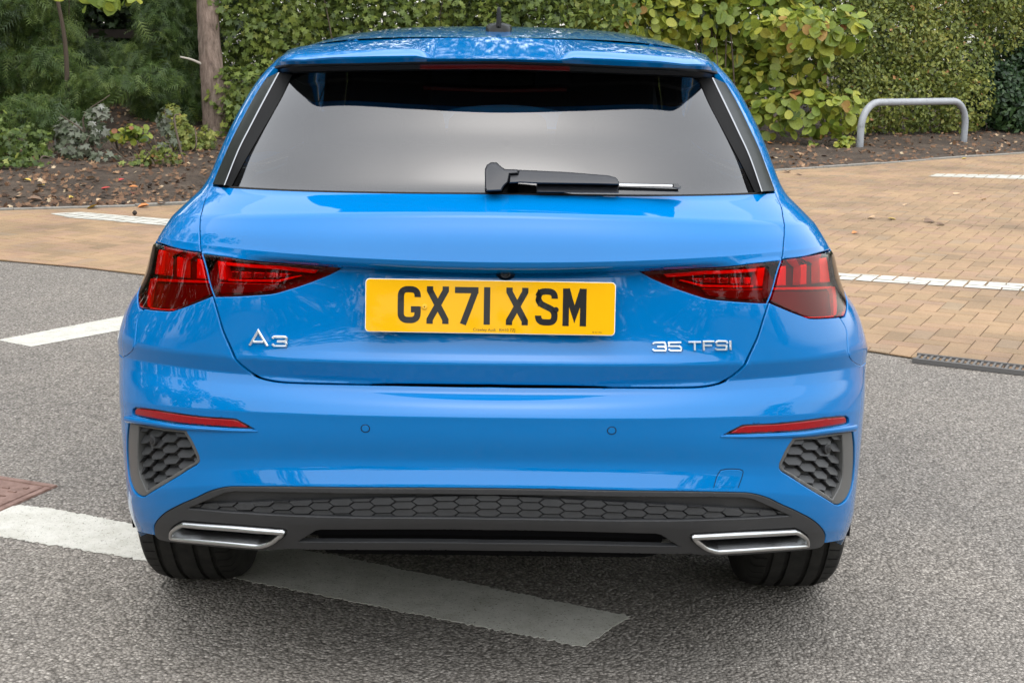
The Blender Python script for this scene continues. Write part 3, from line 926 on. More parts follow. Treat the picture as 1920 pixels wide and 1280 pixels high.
# exhaust trims: rounded rectangular bright frame round a dark duct
for sd in (1, -1):
    f = (lambda D: D) if sd == 1 else mir
    E0 = resample(exh, 0.007)
    if area2(E0) < 0: E0 = E0[::-1]
    E0 = inset(E0, 0.0025)
    ins = [(0.0, -0.018), (0.0, 0.004), (0.0022, 0.0078), (0.0055, 0.0092), (0.0095, 0.0085), (0.0125, 0.0030), (0.0135, -0.030)]
    ringsV = []
    for d_, o2 in ins:
        D = f(inset(E0, d_)) if sd == 1 else f(inset(E0, d_))
        ringsV.append(Spq(D[:, 0], D[:, 1], np.full(len(D), o2)))
    n = len(E0); V = np.vstack(ringsV)
    Fc = [(k * n + i, k * n + (i + 1) % n, (k + 1) * n + (i + 1) % n, (k + 1) * n + i) for k in range(len(ins) - 1) for i in range(n)]
    bmx = bmesh.new(); vv = [bmx.verts.new(v) for v in V]
    for q_ in Fc: bmx.faces.new([vv[i] for i in q_])
    tr = link('exhaust_trim', bm_mesh('exhaust_trim', bmx, True, 60), M['satin'], CAR)
    tr['label'] = 'satin chrome exhaust surround with dark inside'
    D0 = inset(E0, 0.0105)
    panel('exhaust_duct', f(D0), M['liner'], tr, off=-0.028, hem=0, rnd=0, g=0.02)
# ------------------------------------------------------------------ rear window and pillar blades
gl_side = trace([(423, 349.5), (447, 300), (484, 235), (520, 170), (548, 128)])
gl_low = shift(trace([(423, 349.5), (500, 354.5), (650, 359.5), (780, 361.5), (917, 362.5)]), 0, 0.004)
gl_top = np.array([[gl_side[-1, 0], float(q_of(17.75))], [0.0, float(q_of(17.8))]])
GH = np.vstack([gl_low[::-1], gl_side, gl_top]); GH[:, 0] = np.minimum(GH[:, 0], 0)
glass = panel('rear_window', np.vstack([GH, mir(GH)[1:-1]]), M['rear_glass'], CAR, off=-0.005, hem=0, rnd=0, g=0.014)
# black printed border under the glass edge and the seal along the sill of the window
GI = inset(resample(np.vstack([GH, mir(GH)[1:-1]]) if area2(np.vstack([GH, mir(GH)[1:-1]])) > 0 else np.vstack([GH, mir(GH)[1:-1]])[::-1], 0.012), 0.018)
panel('window_border', np.vstack([GH, mir(GH)[1:-1]]), M['seal'], glass, holes=[GI], off=-0.009, hem=0, rnd=0, g=0.02, h=0.012)
seal_d = np.vstack([shift(gl_low, 0, -0.0055), mir(shift(gl_low, 0, -0.0055))[1:]])
seal_d = seal_d[np.argsort(seal_d[:, 0])]
Vt, Ft = tube(Spq(seal_d[:, 0], seal_d[:, 1], np.full(len(seal_d), -0.004)), 0.0055, 8)
link('window_seal', mesh('window_seal', Vt, Ft, True), M['seal'], CAR)

def line_dom(px, n=22):
    D = catmull(dom_many(px), 12)
    s_ = np.concatenate([[0], np.cumsum(np.hypot(*np.diff(D, axis=0).T))]); s_ /= s_[-1]
    t = np.linspace(0, 1, n)
    return np.stack([np.interp(t, s_, D[:, 0]), np.interp(t, s_, D[:, 1])], 1)
def px_line(px, n=24):
    D = catmull(px, 12); s_ = np.concatenate([[0], np.cumsum(np.hypot(*np.diff(D, axis=0).T))]); s_ /= s_[-1]; t = np.linspace(0, 1, n)
    return np.stack([np.interp(t, s_, D[:, 0]), np.interp(t, s_, D[:, 1])], 1)
bo = px_line([(398, 345), (427, 277), (452, 227), (478, 179), (500, 146)])
br = px_line([(420.5, 347), (446, 282), (468, 238), (494, 188), (522, 136)])
bi_ = px_line([(434, 349.5), (460, 300), (495, 240), (526, 186), (548, 140)])
for sd in (1, -1):
    secs = [(0.0, bo, br, -0.006), (0.03, bo, br, 0.002), (0.5, bo, br, 0.018), (0.86, bo, br, 0.031), (0.96, bo, br, 0.034), (1.0, bo, br, 0.034), (0.07, br, bi_, 0.032), (0.18, br, bi_, 0.025), (0.6, br, bi_, 0.008), (1.0, br, bi_, -0.008)]
    V = []
    for f_, A_, B_, o2 in secs:
        D = A_ + (B_ - A_) * f_
        dd_ = dom_many(D); y_ = Spq(dd_[:, 0], dd_[:, 1])[:, 1]
        P_ = np.array([at_depth(u, v, yy - o2) for (u, v), yy in zip(D, y_)])
        V.append(P_ * np.array([1 if sd > 0 else -1, 1, 1]))
    n = len(bo)
    for nm_, sel, mt_ in (('window_blade', V[:5], 'blade_face'), ('blade_edge', V[4:7], 'blade_highlight'), ('blade_inner_face', V[6:], 'seal')):
        bmx = bmesh.new(); vv = [bmx.verts.new(v) for v in np.vstack(sel)]
        for k in range(len(sel) - 1):
            for i in range(n - 1): bmx.faces.new([vv[j] for j in (k * n + i, k * n + i + 1, (k + 1) * n + i + 1, (k + 1) * n + i)])
        ob_ = link(nm_, bm_mesh(nm_, bmx, True, 55), M[mt_], CAR if nm_ == 'window_blade' else blade_)
        if nm_ == 'window_blade': blade_ = ob_

# ------------------------------------------------------------------ roof spoiler
def edge3(px, yfun):
    out = []
    for (u, v) in px:
        y = yfun(0.3)
        for _ in range(6):
            P_ = at_depth(u, v, y); y = yfun(abs(P_[0]))
        out.append(at_depth(u, v, y))
    out = np.array(out); return out
XS = np.concatenate([[0], np.linspace(0.02, 0.12, 5), np.linspace(0.13, 0.19, 13), np.linspace(0.21, 0.44, 14)])
def bow(c, k=0.085): return lambda x: c + k * (x / 0.45) ** 2
def line_x(px, yf):
    P_ = edge3(px, yf); x = np.abs(P_[:, 0]); o = np.argsort(x)
    z = np.interp(XS, x[o], P_[o, 2]); y = yf(XS)
    return np.stack([-XS, y, z], 1)
sp_lines = [
    line_x([(917, 70.5), (767, 72), (655, 77.5), (590, 84), (562, 88)], bow(0.66)),
    None,
    line_x([(917, 104), (830, 103.8), (810, 103), (798, 98), (787, 92.5), (775, 91), (705, 92.5), (620, 96.5), (570, 101)], bow(0.40)),
    line_x([(917, 106.5), (830, 106.3), (810, 105.5), (798, 100), (787, 94.5), (775, 93), (705, 94.5), (620, 98.5), (570, 103.5)], bow(0.383)),
    line_x([(917, 110), (830, 110), (808, 109.8), (795, 107.5), (780, 104.7), (700, 105.5), (620, 107.7), (570, 112)], bow(0.352)),
    line_x([(917, 112), (830, 112), (805, 112), (790, 110), (780, 108), (700, 109), (620, 111.3), (570, 115.5)], bow(0.354)),
    line_x([(917, 115), (780, 116), (655, 119), (600, 119.8), (560, 120.5)], bow(0.366)),
]
sp_lines[1] = (sp_lines[0] * 0.55 + sp_lines[2] * 0.45) + np.array([0, 0, 0.0015])
# tip of the spoiler runs into the pillar
tips = [at_depth(541, 94, 0.80), at_depth(533, 101, 0.74), at_depth(526, 108, 0.66), at_depth(524, 110, 0.645), at_depth(520, 117, 0.62), at_depth(518, 120, 0.615), at_depth(514, 126, 0.62)]
fan = []
for k, Lk in enumerate(sp_lines):
    t = np.linspace(0, 1, 9)[1:, None]
    d0 = Lk[-1] - Lk[-2]; d0 = d0 / np.linalg.norm(d0) * 0.05
    c1 = Lk[-1] + d0; d = tips[k] - c1
    bez = (1 - t) ** 2 * Lk[-1] + 2 * t * (1 - t) * (Lk[-1] + d0) + t ** 2 * tips[k]
    fan.append(np.vstack([Lk, bez]))
def grid_faces(nr, nc): return [(i * nc + j, i * nc + j + 1, (i + 1) * nc + j + 1, (i + 1) * nc + j) for i in range(nr - 1) for j in range(nc - 1)]
full = [np.vstack([L_[::-1], L_[1:] * np.array([-1, 1, 1])]) for L_ in fan]
nc = len(full[0])
bmx = bmesh.new(); vv = [bmx.verts.new(v) for v in np.vstack(full)]
for q_ in grid_faces(len(full), nc): bmx.faces.new([vv[i] for i in q_])
me_s = bm_mesh('roof_spoiler', bmx, True, 22)
spoiler = link('roof_spoiler', me_s, M['paint'], CAR)
if sum(p.normal.z for p in me_s.polygons) < 0: me_s.flip_normals()
# black underside with the brake light strip
D_ = full[-1]
def und(dy, dz, wsc=1.0):
    P_ = D_.copy(); P_[:, 1] += dy; P_[:, 2] += dz; P_[:, 0] *= wsc; return P_
U = [und(0.001, 0.001), und(0.010, -0.004), und(0.050, -0.008, .995), und(0.056, -0.017, .99), und(0.075, -0.022, .985), und(0.16, -0.010, .97)]
bmx = bmesh.new(); vv = [bmx.verts.new(v) for v in np.vstack(U)]
for q_ in grid_faces(len(U), nc): bmx.faces.new([vv[i] for i in q_])
link('spoiler_underside', bm_mesh('spoiler_underside', bmx, True, 30), M['satin_black'], spoiler)
mid = [i for i in range(nc) if abs(D_[i, 0]) <= 0.165]
Bk = []
for dy, dz in ((0.043, -0.0065), (0.047, -0.0160), (0.052, -0.0170)):
    Bk.append(D_[mid] + np.array([0, dy - 0.004, dz - 0.001]))
M['brake_red'] = simple('brake_red', (0.13, 0.003, 0.004), 0.25, 0, 0.3)
link('brake_light', mesh('brake_light', np.vstack(Bk), grid_faces(3, len(mid)), True), M['brake_red'], spoiler)

# ------------------------------------------------------------------ roof, windscreen, bonnet, nose
def roof_z(Y): return np.interp(Y, [0.6, 0.66, 0.80, 0.95, 1.3, 1.7, 2.1, 2.4, 2.62], [1.404, 1.408, 1.4145, 1.420, 1.4290, 1.4325, 1.430, 1.420, 1.402])
from numpy.polynomial import polynomial as _pl
_rc = np.polyfit([0.6, 0.66, 0.95, 1.3, 1.7, 2.1, 2.4, 2.62], [1.4045, 1.408, 1.420, 1.4290, 1.4325, 1.430, 1.420, 1.402], 4)
def roof_pt(s, Y, off=0.0):
    W_ = 0.545; x = s * W_
    drop = 0.105 * (1 - np.maximum(1 - np.abs(s) ** 3.0, 0) ** (1 / 3.0))
    return np.stack([x, Y, np.polyval(_rc, Y) - drop - 0.004 * np.abs(s) ** 2 + off], -1)
sv = np.sin(np.linspace(-1, 1, 61) * math.pi / 2 * 0.995)
rows_ = []
for t in np.linspace(0, 1, 50):
    y_a = 0.662 + 0.085 * (np.abs(sv) * 0.545 / 0.45) ** 2
    Yv = y_a + (2.62 - y_a) * t
    rows_.append(roof_pt(sv, Yv))
Vr = np.vstack(rows_)
me_r = mesh('roof', Vr, grid_faces(50, 61), True)
if sum(p.normal.z for p in me_r.polygons) < 0: me_r.flip_normals()
roof = link('roof', me_r, M['paint'], CAR)
Vr2 = Vr.copy(); Vr2[:, 2] -= 0.022
link('headliner', mesh('headliner', Vr2, grid_faces(50, 61), True), M['cabin'], CAR)
# thin rubber line along the roof to tailgate joint
ja = fan[0]; jf = np.vstack([ja[::-1], ja[1:] * np.array([-1, 1, 1])])
# windscreen
ws = []
for t in np.linspace(0, 1, 14):
    hw = 0.53 + (0.66 - 0.53) * t; x = np.linspace(-1, 1, 25) * hw
    Yc = 2.60 + 0.80 * t; zc = 1.404 - 0.40 * t + 0.05 * math.sin(math.pi * t)
    ws.append(np.stack([x, Yc - 0.16 * (x / hw) ** 2, zc - 0.03 * (x / hw) ** 2], 1))
link('windscreen', mesh('windscreen', np.vstack(ws), grid_faces(14, 25), True), M['screen_glass'], CAR)
bn = []
for t in np.linspace(0, 1, 16):
    hw = 0.80 - 0.06 * t; x = np.linspace(-1, 1, 25) * hw
    zc = 1.0 - 0.19 * t ** 1.5
    bn.append(np.stack([x, 3.30 + 0.80 * t - 0.10 * (x / hw) ** 2 * (0.3 + t), zc - 0.09 * (np.abs(x / hw)) ** 3], 1))
link('bonnet', mesh('bonnet', np.vstack(bn), grid_faces(16, 25), True), M['paint'], CAR)
ns = []
for r_ in np.linspace(0.4, 12.6, 24):
    P_ = S(np.linspace(-1, 1, 41), np.full(41, r_))
    P_[:, 1] = 4.30 - P_[:, 1] * 0.62; P_[:, 2] = 0.2 + (P_[:, 2] - 0.2) * 0.80; P_[:, 0] *= 0.97
    ns.append(P_)
me_n = mesh('front_bumper', np.vstack(ns), grid_faces(24, 41), True)
link('front_bumper', me_n, M['paint'], CAR)

# ------------------------------------------------------------------ aerial on the roof
ab = []
for t, hw, z0 in ((0, 0.034, 0.000), (0.15, 0.035, 0.006), (0.5, 0.033, 0.014), (0.75, 0.026, 0.0185), (1.0, 0.010, 0.021)):
    ab.append((hw, z0))
Yb = 0.93
bmx = bmesh.new()
rings = []
for hw, z0 in ab:
    ring_ = []
    for a in np.linspace(0, 2 * math.pi, 28, endpoint=False):
        cx, sy = math.cos(a), math.sin(a)
        px_ = math.copysign(abs(cx) ** 0.6, cx) * hw
        py_ = Yb + 0.085 + math.copysign(abs(sy) ** 0.8, sy) * (0.085 - z0 * 1.2)
        ring_.append(bmx.verts.new((px_ + 0.001, py_, 1.4195 + (py_ - 0.95) * 0.026 + z0)))
    rings.append(ring_)
for a, b_ in zip(rings[:-1], rings[1:]):
    for i in range(28): bmx.faces.new((a[i], a[(i + 1) % 28], b_[(i + 1) % 28], b_[i]))
bmx.faces.new(rings[-1])
aer = link('roof_aerial', bm_mesh('roof_aerial', bmx, True, 35), M['blade_face'], CAR)
fin = [(Yb + 0.012, 0.012), (Yb + 0.030, 0.052), (Yb + 0.040, 0.060), (Yb + 0.052, 0.061), (Yb + 0.10, 0.040), (Yb + 0.16, 0.010)]
bmx = bmesh.new(); L1 = []; R1 = []
for y, h_ in fin:
    w_ = 0.0070 - 0.045 * max(0, h_ - 0.01)
    L1.append(bmx.verts.new((0.001 - w_, y + 0.003, 1.419 + h_))); R1.append(bmx.verts.new((0.001 + w_, y + 0.003, 1.419 + h_)))
C1 = [bmx.verts.new((0.001, y, 1.419 + h_ + 0.003)) for y, h_ in fin]
for i in range(len(fin) - 1):
    bmx.faces.new((L1[i], L1[i + 1], C1[i + 1], C1[i])); bmx.faces.new((C1[i], C1[i + 1], R1[i + 1], R1[i]))
bmx.faces.new(L1[::-1]); bmx.faces.new(R1)
link('aerial_fin', bm_mesh('aerial_fin', bmx, True, 50), M['seal'], aer)

# ------------------------------------------------------------------ rear wiper, lying on the window plane
_wp = np.array([0, 0.196, 1.099]); _wn = np.array([0, -0.690, 0.724])
def on_win(u, v, off):
    d = sight(u, v); t = ((_wp + _wn * off - CAM_POS) @ _wn) / (d @ _wn); return CAM_POS + d * t
def win_solid(name, px, off0, off1, mat, parent, ins=2.0):
    px = np.array(px, float)
    if area2(px) < 0: px = px[::-1]
    a = inset(px, 0.0); b_ = inset(px, ins)
    V = [on_win(u, v, off0) for u, v in a] + [on_win(u, v, off1 - 0.004) for u, v in a] + [on_win(u, v, off1) for u, v in b_]
    n = len(px)
    Fc = [(k * n + i, k * n + (i + 1) % n, (k + 1) * n + (i + 1) % n, (k + 1) * n + i) for k in range(2) for i in range(n)] + [tuple(range(2 * n, 3 * n)), tuple(range(n))[::-1]]
    bmx = bmesh.new(); vv = [bmx.verts.new(v) for v in V]
    for q_ in Fc: bmx.faces.new([vv[i] for i in q_])
    return link(name, bm_mesh(name, bmx, True, 40), mat, parent)
wiper = win_solid('rear_wiper', [(909, 352), (909, 318), (913, 309), (921, 304.5), (931, 304.5), (938, 311), (946, 317), (972, 318), (972, 326), (956, 327), (953, 342), (945, 349), (940, 358), (912, 359)], -0.002, 0.040, M['satin_black'], CAR, 2.6)
wiper['label'] = 'black rear wiper parked at the foot of the window'
win_solid('wiper_arm', [(955, 327.5), (970, 327), (972.5, 318.5), (1060, 322.5), (1140, 329), (1155, 333), (1161, 341), (1161, 347), (1120, 346), (1008, 344.5), (975, 343), (954, 344)], 0.016, 0.036, M['satin_black'], wiper, 2.4)
win_solid('blade_holder', [(1006, 343), (1160, 345), (1160, 362), (1006, 361)], 0.003, 0.020, M['satin_black'], wiper, 1.5)
win_solid('wiper_blade', [(1158, 343), (1262, 345.5), (1262, 351), (1158, 349)], 0.012, 0.022, M['satin'], wiper, 1.2)
win_solid('blade_rubber', [(1158, 350), (1272, 354.5), (1272, 360), (1158, 357)], -0.001, 0.012, M['seal'], wiper, 1.0)
win_solid('blade_cap', [(1262, 344), (1273, 345), (1277, 349), (1276, 354), (1270, 354), (1262, 352)], 0.008, 0.024, M['plastic'], wiper, 1.4)

# ------------------------------------------------------------------ number plate
PLC = at_depth(919.4, 575.6, 0.056)
tilt = rad(9)
ax_x = np.array([math.cos(rad(0.3)), 0, -math.sin(rad(0.3))])
ax_n = np.array([0, -math.cos(tilt), math.sin(tilt)])
ax_z = np.cross(ax_x, -ax_n); ax_z = np.cross(ax_n, ax_x); ax_z = -ax_z if ax_z[2] < 0 else ax_z
def plate_pt(x, y, h_): return PLC + ax_x * (x - 0.260) * 0.975 + ax_z * (0.0555 - y) * 0.975 + ax_n * h_
def rrect(w, h_, r_, n=6, ox=0, oy=0):
    out = []
    for cx, cy, a0 in ((w - r_, r_, -90), (w - r_, h_ - r_, 0), (r_, h_ - r_, 90), (r_, r_, 180)):
        for a in np.linspace(a0, a0 + 90, n): out.append((ox + cx + r_ * math.cos(rad(a)), oy + cy + r_ * math.sin(rad(a))))
    return out
def plate_solid(name, outline, h0, h1, mat, parent, ins=0.0006):
    o = np.array(outline)
    if area2(o) < 0: o = o[::-1]
    i_ = inset(o, ins); n = len(o)
    V = [plate_pt(x, y, h0) for x, y in o] + [plate_pt(x, y, h1 - ins) for x, y in o] + [plate_pt(x, y, h1) for x, y in i_]
    Fc = [(k * n + i, k * n + (i + 1) % n, (k + 1) * n + (i + 1) % n, (k + 1) * n + i) for k in range(2) for i in range(n)] + [tuple(range(2 * n, 3 * n))]
    bmx = bmesh.new(); vv = [bmx.verts.new(v) for v in V]
    for q_ in Fc: bmx.faces.new([vv[i] for i in q_])
    return link(name, bm_mesh(name, bmx, True, 40), mat, parent)
plate = plate_solid('number_plate', rrect(0.520, 0.111, 0.0085), -0.004, 0.0010, M['plate_edge'], CAR)
plate['label'] = 'yellow rear number plate reading GX71 XSM'
plate_solid('plate_face', rrect(0.517, 0.108, 0.0075, ox=0.0015, oy=0.0015), 0.0004, 0.0016, M['plate_yellow'], plate, 0.0002)
plate_solid('plate_holder', rrect(0.500, 0.095, 0.006, ox=0.010, oy=0.008), -0.030, -0.0035, M['seal'], plate)

def arc_path(pts):
    """polyline with (x, y, r) corners rounded by radius r"""
    out = [np.array(pts[0][:2], float)]
    for a, b_, c in zip(pts[:-2], pts[1:-1], pts[2:]):
        r_ = b_[2] if len(b_) > 2 else 0
        B_ = np.array(b_[:2], float)
        if r_ <= 0: out.append(B_); continue
        u1 = np.array(a[:2]) - B_; u2 = np.array(c[:2]) - B_
        r_ = min(r_, 0.49 * np.linalg.norm(u1) if len(a) > 2 else r_, 0.98 * np.linalg.norm(u1), 0.98 * np.linalg.norm(u2))
        u1 = u1 / np.linalg.norm(u1); u2 = u2 / np.linalg.norm(u2)
        for t in np.linspace(0, 1, 7):
            out.append((1 - t) ** 2 * (B_ + u1 * r_) + 2 * t * (1 - t) * B_ + t * t * (B_ + u2 * r_))
    out.append(np.array(pts[-1][:2], float)); return np.array(out)
def ribbon(P_, hw):
    """left and right offsets of a polyline with mitred joints"""
    d = np.diff(P_, axis=0); d /= np.linalg.norm(d, axis=1)[:, None] + 1e-12
    n_ = np.stack([-d[:, 1], d[:, 0]], 1)
    m_ = np.vstack([n_[:1], (n_[:-1] + n_[1:]), n_[-1:]]); m_ /= np.linalg.norm(m_, axis=1)[:, None] + 1e-12
    cs = np.ones(len(P_)); cs[1:-1] = np.clip((m_[1:-1] * n_[1:]).sum(1), 0.35, 1)
    return P_ + m_ * (hw / cs)[:, None], P_ - m_ * (hw / cs)[:, None]
def char_mesh(strokes, hw, place, h0, h1, inset_f=0.85, step=0.00006):
    V = []; Fc = []
    for k, st in enumerate(strokes):
        P_ = arc_path(st); hh = h1 + k * step
        L_, R_ = ribbon(P_, hw); Li, Ri = ribbon(P_, hw * inset_f); n = len(P_); o = len(V)
        for A_, h_ in ((L_, h0), (L_, h0 + (hh - h0) * .6), (Li, hh), (Ri, hh), (R_, h0 + (hh - h0) * .6), (R_, h0)):
            V += list(place(A_, h_))
        for r_ in range(5):
            for i in range(n - 1): Fc.append((o + r_ * n + i, o + r_ * n + i + 1, o + (r_ + 1) * n + i + 1, o + (r_ + 1) * n + i))
        Fc.append(tuple(o + r_ * n for r_ in range(6))); Fc.append(tuple(o + r_ * n + n - 1 for r_ in range(6))[::-1])
    return V, Fc
mm = 0.001
CH = {
 'G': [[(42, 23.5), (42, 7, 15), (7, 7, 15), (7, 72, 15), (42, 72, 15), (42, 43)], [(28, 49.2), (47, 49.2)]],
 'X': [[(8.3, 0), (8.3, 9), (41, 70), (41, 79)], [(41, 0), (41, 9), (8.3, 70), (8.3, 79)]],
 '7': [[(0, 7), (49, 7)], [(41.5, 3), (41.5, 12), (17.5, 79)]],
 '1': [[(7, 0), (7, 79)]],
 'S': [[(41.5, 22), (41.5, 7, 14), (7.5, 7, 14), (7.5, 31, 11), (41.5, 47, 11), (41.5, 72, 14), (7.5, 72, 14), (7.5, 58)]],
 'M': [[(7, 0), (7, 79)], [(43, 0), (43, 79)], [(8, 1), (25, 54), (42, 1)]],
}
x_at = [('G', 67), ('X', 126), ('7', 186), ('1', 246), ('X', 291), ('S', 352), ('M', 410)]
for c_, x0 in x_at:
    V, Fc = char_mesh(CH[c_], 6.6, lambda A_, h_: [plate_pt((x0 + a) * mm, (14.2 + b_ * 0.985) * mm, h_) for a, b_ in A_], 0.0015, 0.0021, 0.985)
    bmx = bmesh.new(); vv = [bmx.verts.new(v) for v in V]
    for q_ in Fc: bmx.faces.new([vv[i] for i in q_])
    link('plate_character', bm_mesh('plate_character', bmx), M['plate_black'], plate)
def text_mesh(body, size, spacing=1.0):
    cu = bpy.data.curves.new('lettering', 'FONT'); cu.body = body; cu.size = size; cu.space_character = spacing; cu.extrude = 0
    to = bpy.data.objects.new('lettering', cu); COL.objects.link(to)
    dg = bpy.context.evaluated_depsgraph_get()
    me = bpy.data.meshes.new_from_object(to.evaluated_get(dg))
    bpy.data.objects.remove(to); bpy.data.curves.remove(cu)
    return me
for body, sz, x0, y0 in (('Crawley Audi   RH10 7ZJ', 0.0085, 0.2245, 0.1055), ('BS AU 145e', 0.0040, 0.473, 0.1055)):
    me = text_mesh(body, sz)
    if len(me.vertices):
        for v in me.vertices:
            v.co = Vector(plate_pt(x0 + v.co.x, y0 - v.co.y, 0.00185))
        link('plate_print', me, M['plate_black'], plate)
for (x0, y0, mt) in ((123.2, 57, 'screw_yellow'), (396.5, 58.5, 'plate_black')):
    an = np.linspace(0, 2 * math.pi, 20, endpoint=False)
    s_ = plate_solid('plate_screw', [((x0 + 5.6 * math.cos(a)) * mm, (y0 + 5.6 * math.sin(a)) * mm) for a in an], 0.001, 0.0046, M[mt], plate, 0.0014)
    plate_solid('screw_slot', [((x0 + 1.4 * math.cos(a)) * mm, (y0 + 1.4 * math.sin(a)) * mm) for a in an], 0.0045, 0.0049, M['plate_black'], plate, 0.0001)

# camera button under the lip
cb = dom(948, 513)
an = np.linspace(0, 2 * math.pi, 20, endpoint=False)
pc = at_depth(948, 513, 0.085)
V = []; 
for r_, dy in ((0.017, 0.012), (0.016, -0.002), (0.010, -0.006), (0.009, -0.014), (0.006, -0.016), (0.0055, -0.012)):
    V += [pc + np.array([r_ * math.cos(a) * 1.2, dy, r_ * 0.8 * math.sin(a)]) for a in an]
Fc = [(k * 20 + i, k * 20 + (i + 1) % 20, (k + 1) * 20 + (i + 1) % 20, (k + 1) * 20 + i) for k in range(5) for i in range(20)] + [tuple(range(100, 120))]
link('reversing_camera', mesh('reversing_camera', V, Fc, True), M['satin_black'], CAR)

# ------------------------------------------------------------------ chrome model lettering on the tailgate
def badge_place(A_, h_):
    d = dom_many(A_); return Spq(d[:, 0], d[:, 1], h_)
def badge(name, chars, hw, label):
    root = None
    for strokes in chars:
        V, Fc = char_mesh(strokes, hw, badge_place, 0.0002, 0.0042, 0.45, 0.0003)
        bmx = bmesh.new(); vv = [bmx.verts.new(v) for v in V]
        for q_ in Fc: bmx.faces.new([vv[i] for i in q_])
        me = bm_mesh('badge_letter', bmx, True, 30)
        if root is None:
            root = empty(name); root.parent = CAR; root['label'] = label
        link('badge_letter', me, M['chrome'], root)
def zz(pts, o, s): return [(o[0] + p_[0] / s, o[1] + p_[1] / s) + tuple([p_[2] / s] if len(p_) > 2 else []) for p_ in pts]
o1, s1 = (440, 600), 13.714
badge('model_badge', [
    [zz([(395, 645), (610, 275), (845, 665)], o1, s1), zz([(500, 560), (745, 562)], o1, s1)],
    [zz([(980, 462), (1010, 428, 25), (1330, 430, 60), (1350, 500, 50), (1290, 545)], o1, s1), zz([(1100, 545), (1290, 548), (1345, 590, 50), (1335, 668, 60), (1020, 662, 25), (975, 615)], o1, s1)],
], 2.3, 'chrome A3 lettering on the left of the tailgate')
o2_, s2 = (1200, 610), 9.6
badge('model_badge', [
    [zz([(225, 333), (255, 308, 18), (450, 305, 45), (466, 350, 40), (430, 381)], o2_, s2), zz([(305, 381), (430, 382), (470, 405, 40), (462, 458, 45), (255, 458, 18), (222, 432)], o2_, s2)],
    [zz([(738, 305), (518, 308), (520, 372), (720, 372, 45), (745, 412, 40), (735, 455, 45), (540, 455, 18), (512, 428)], o2_, s2)],
    [zz([(868, 300), (1092, 300)], o2_, s2), zz([(982, 306), (984, 450)], o2_, s2)],
    [zz([(1330, 288), (1142, 290), (1146, 448)], o2_, s2), zz([(1150, 362), (1290, 360)], o2_, s2)],
    [zz([(1572, 318), (1560, 284, 25), (1368, 284, 40), (1368, 358, 45), (1560, 358, 45), (1560, 434, 45), (1370, 434, 20), (1350, 408)], o2_, s2)],
    [zz([(1624, 270), (1626, 436)], o2_, s2)],
], 1.95, 'chrome 35 TFSI lettering on the right of the tailgate')

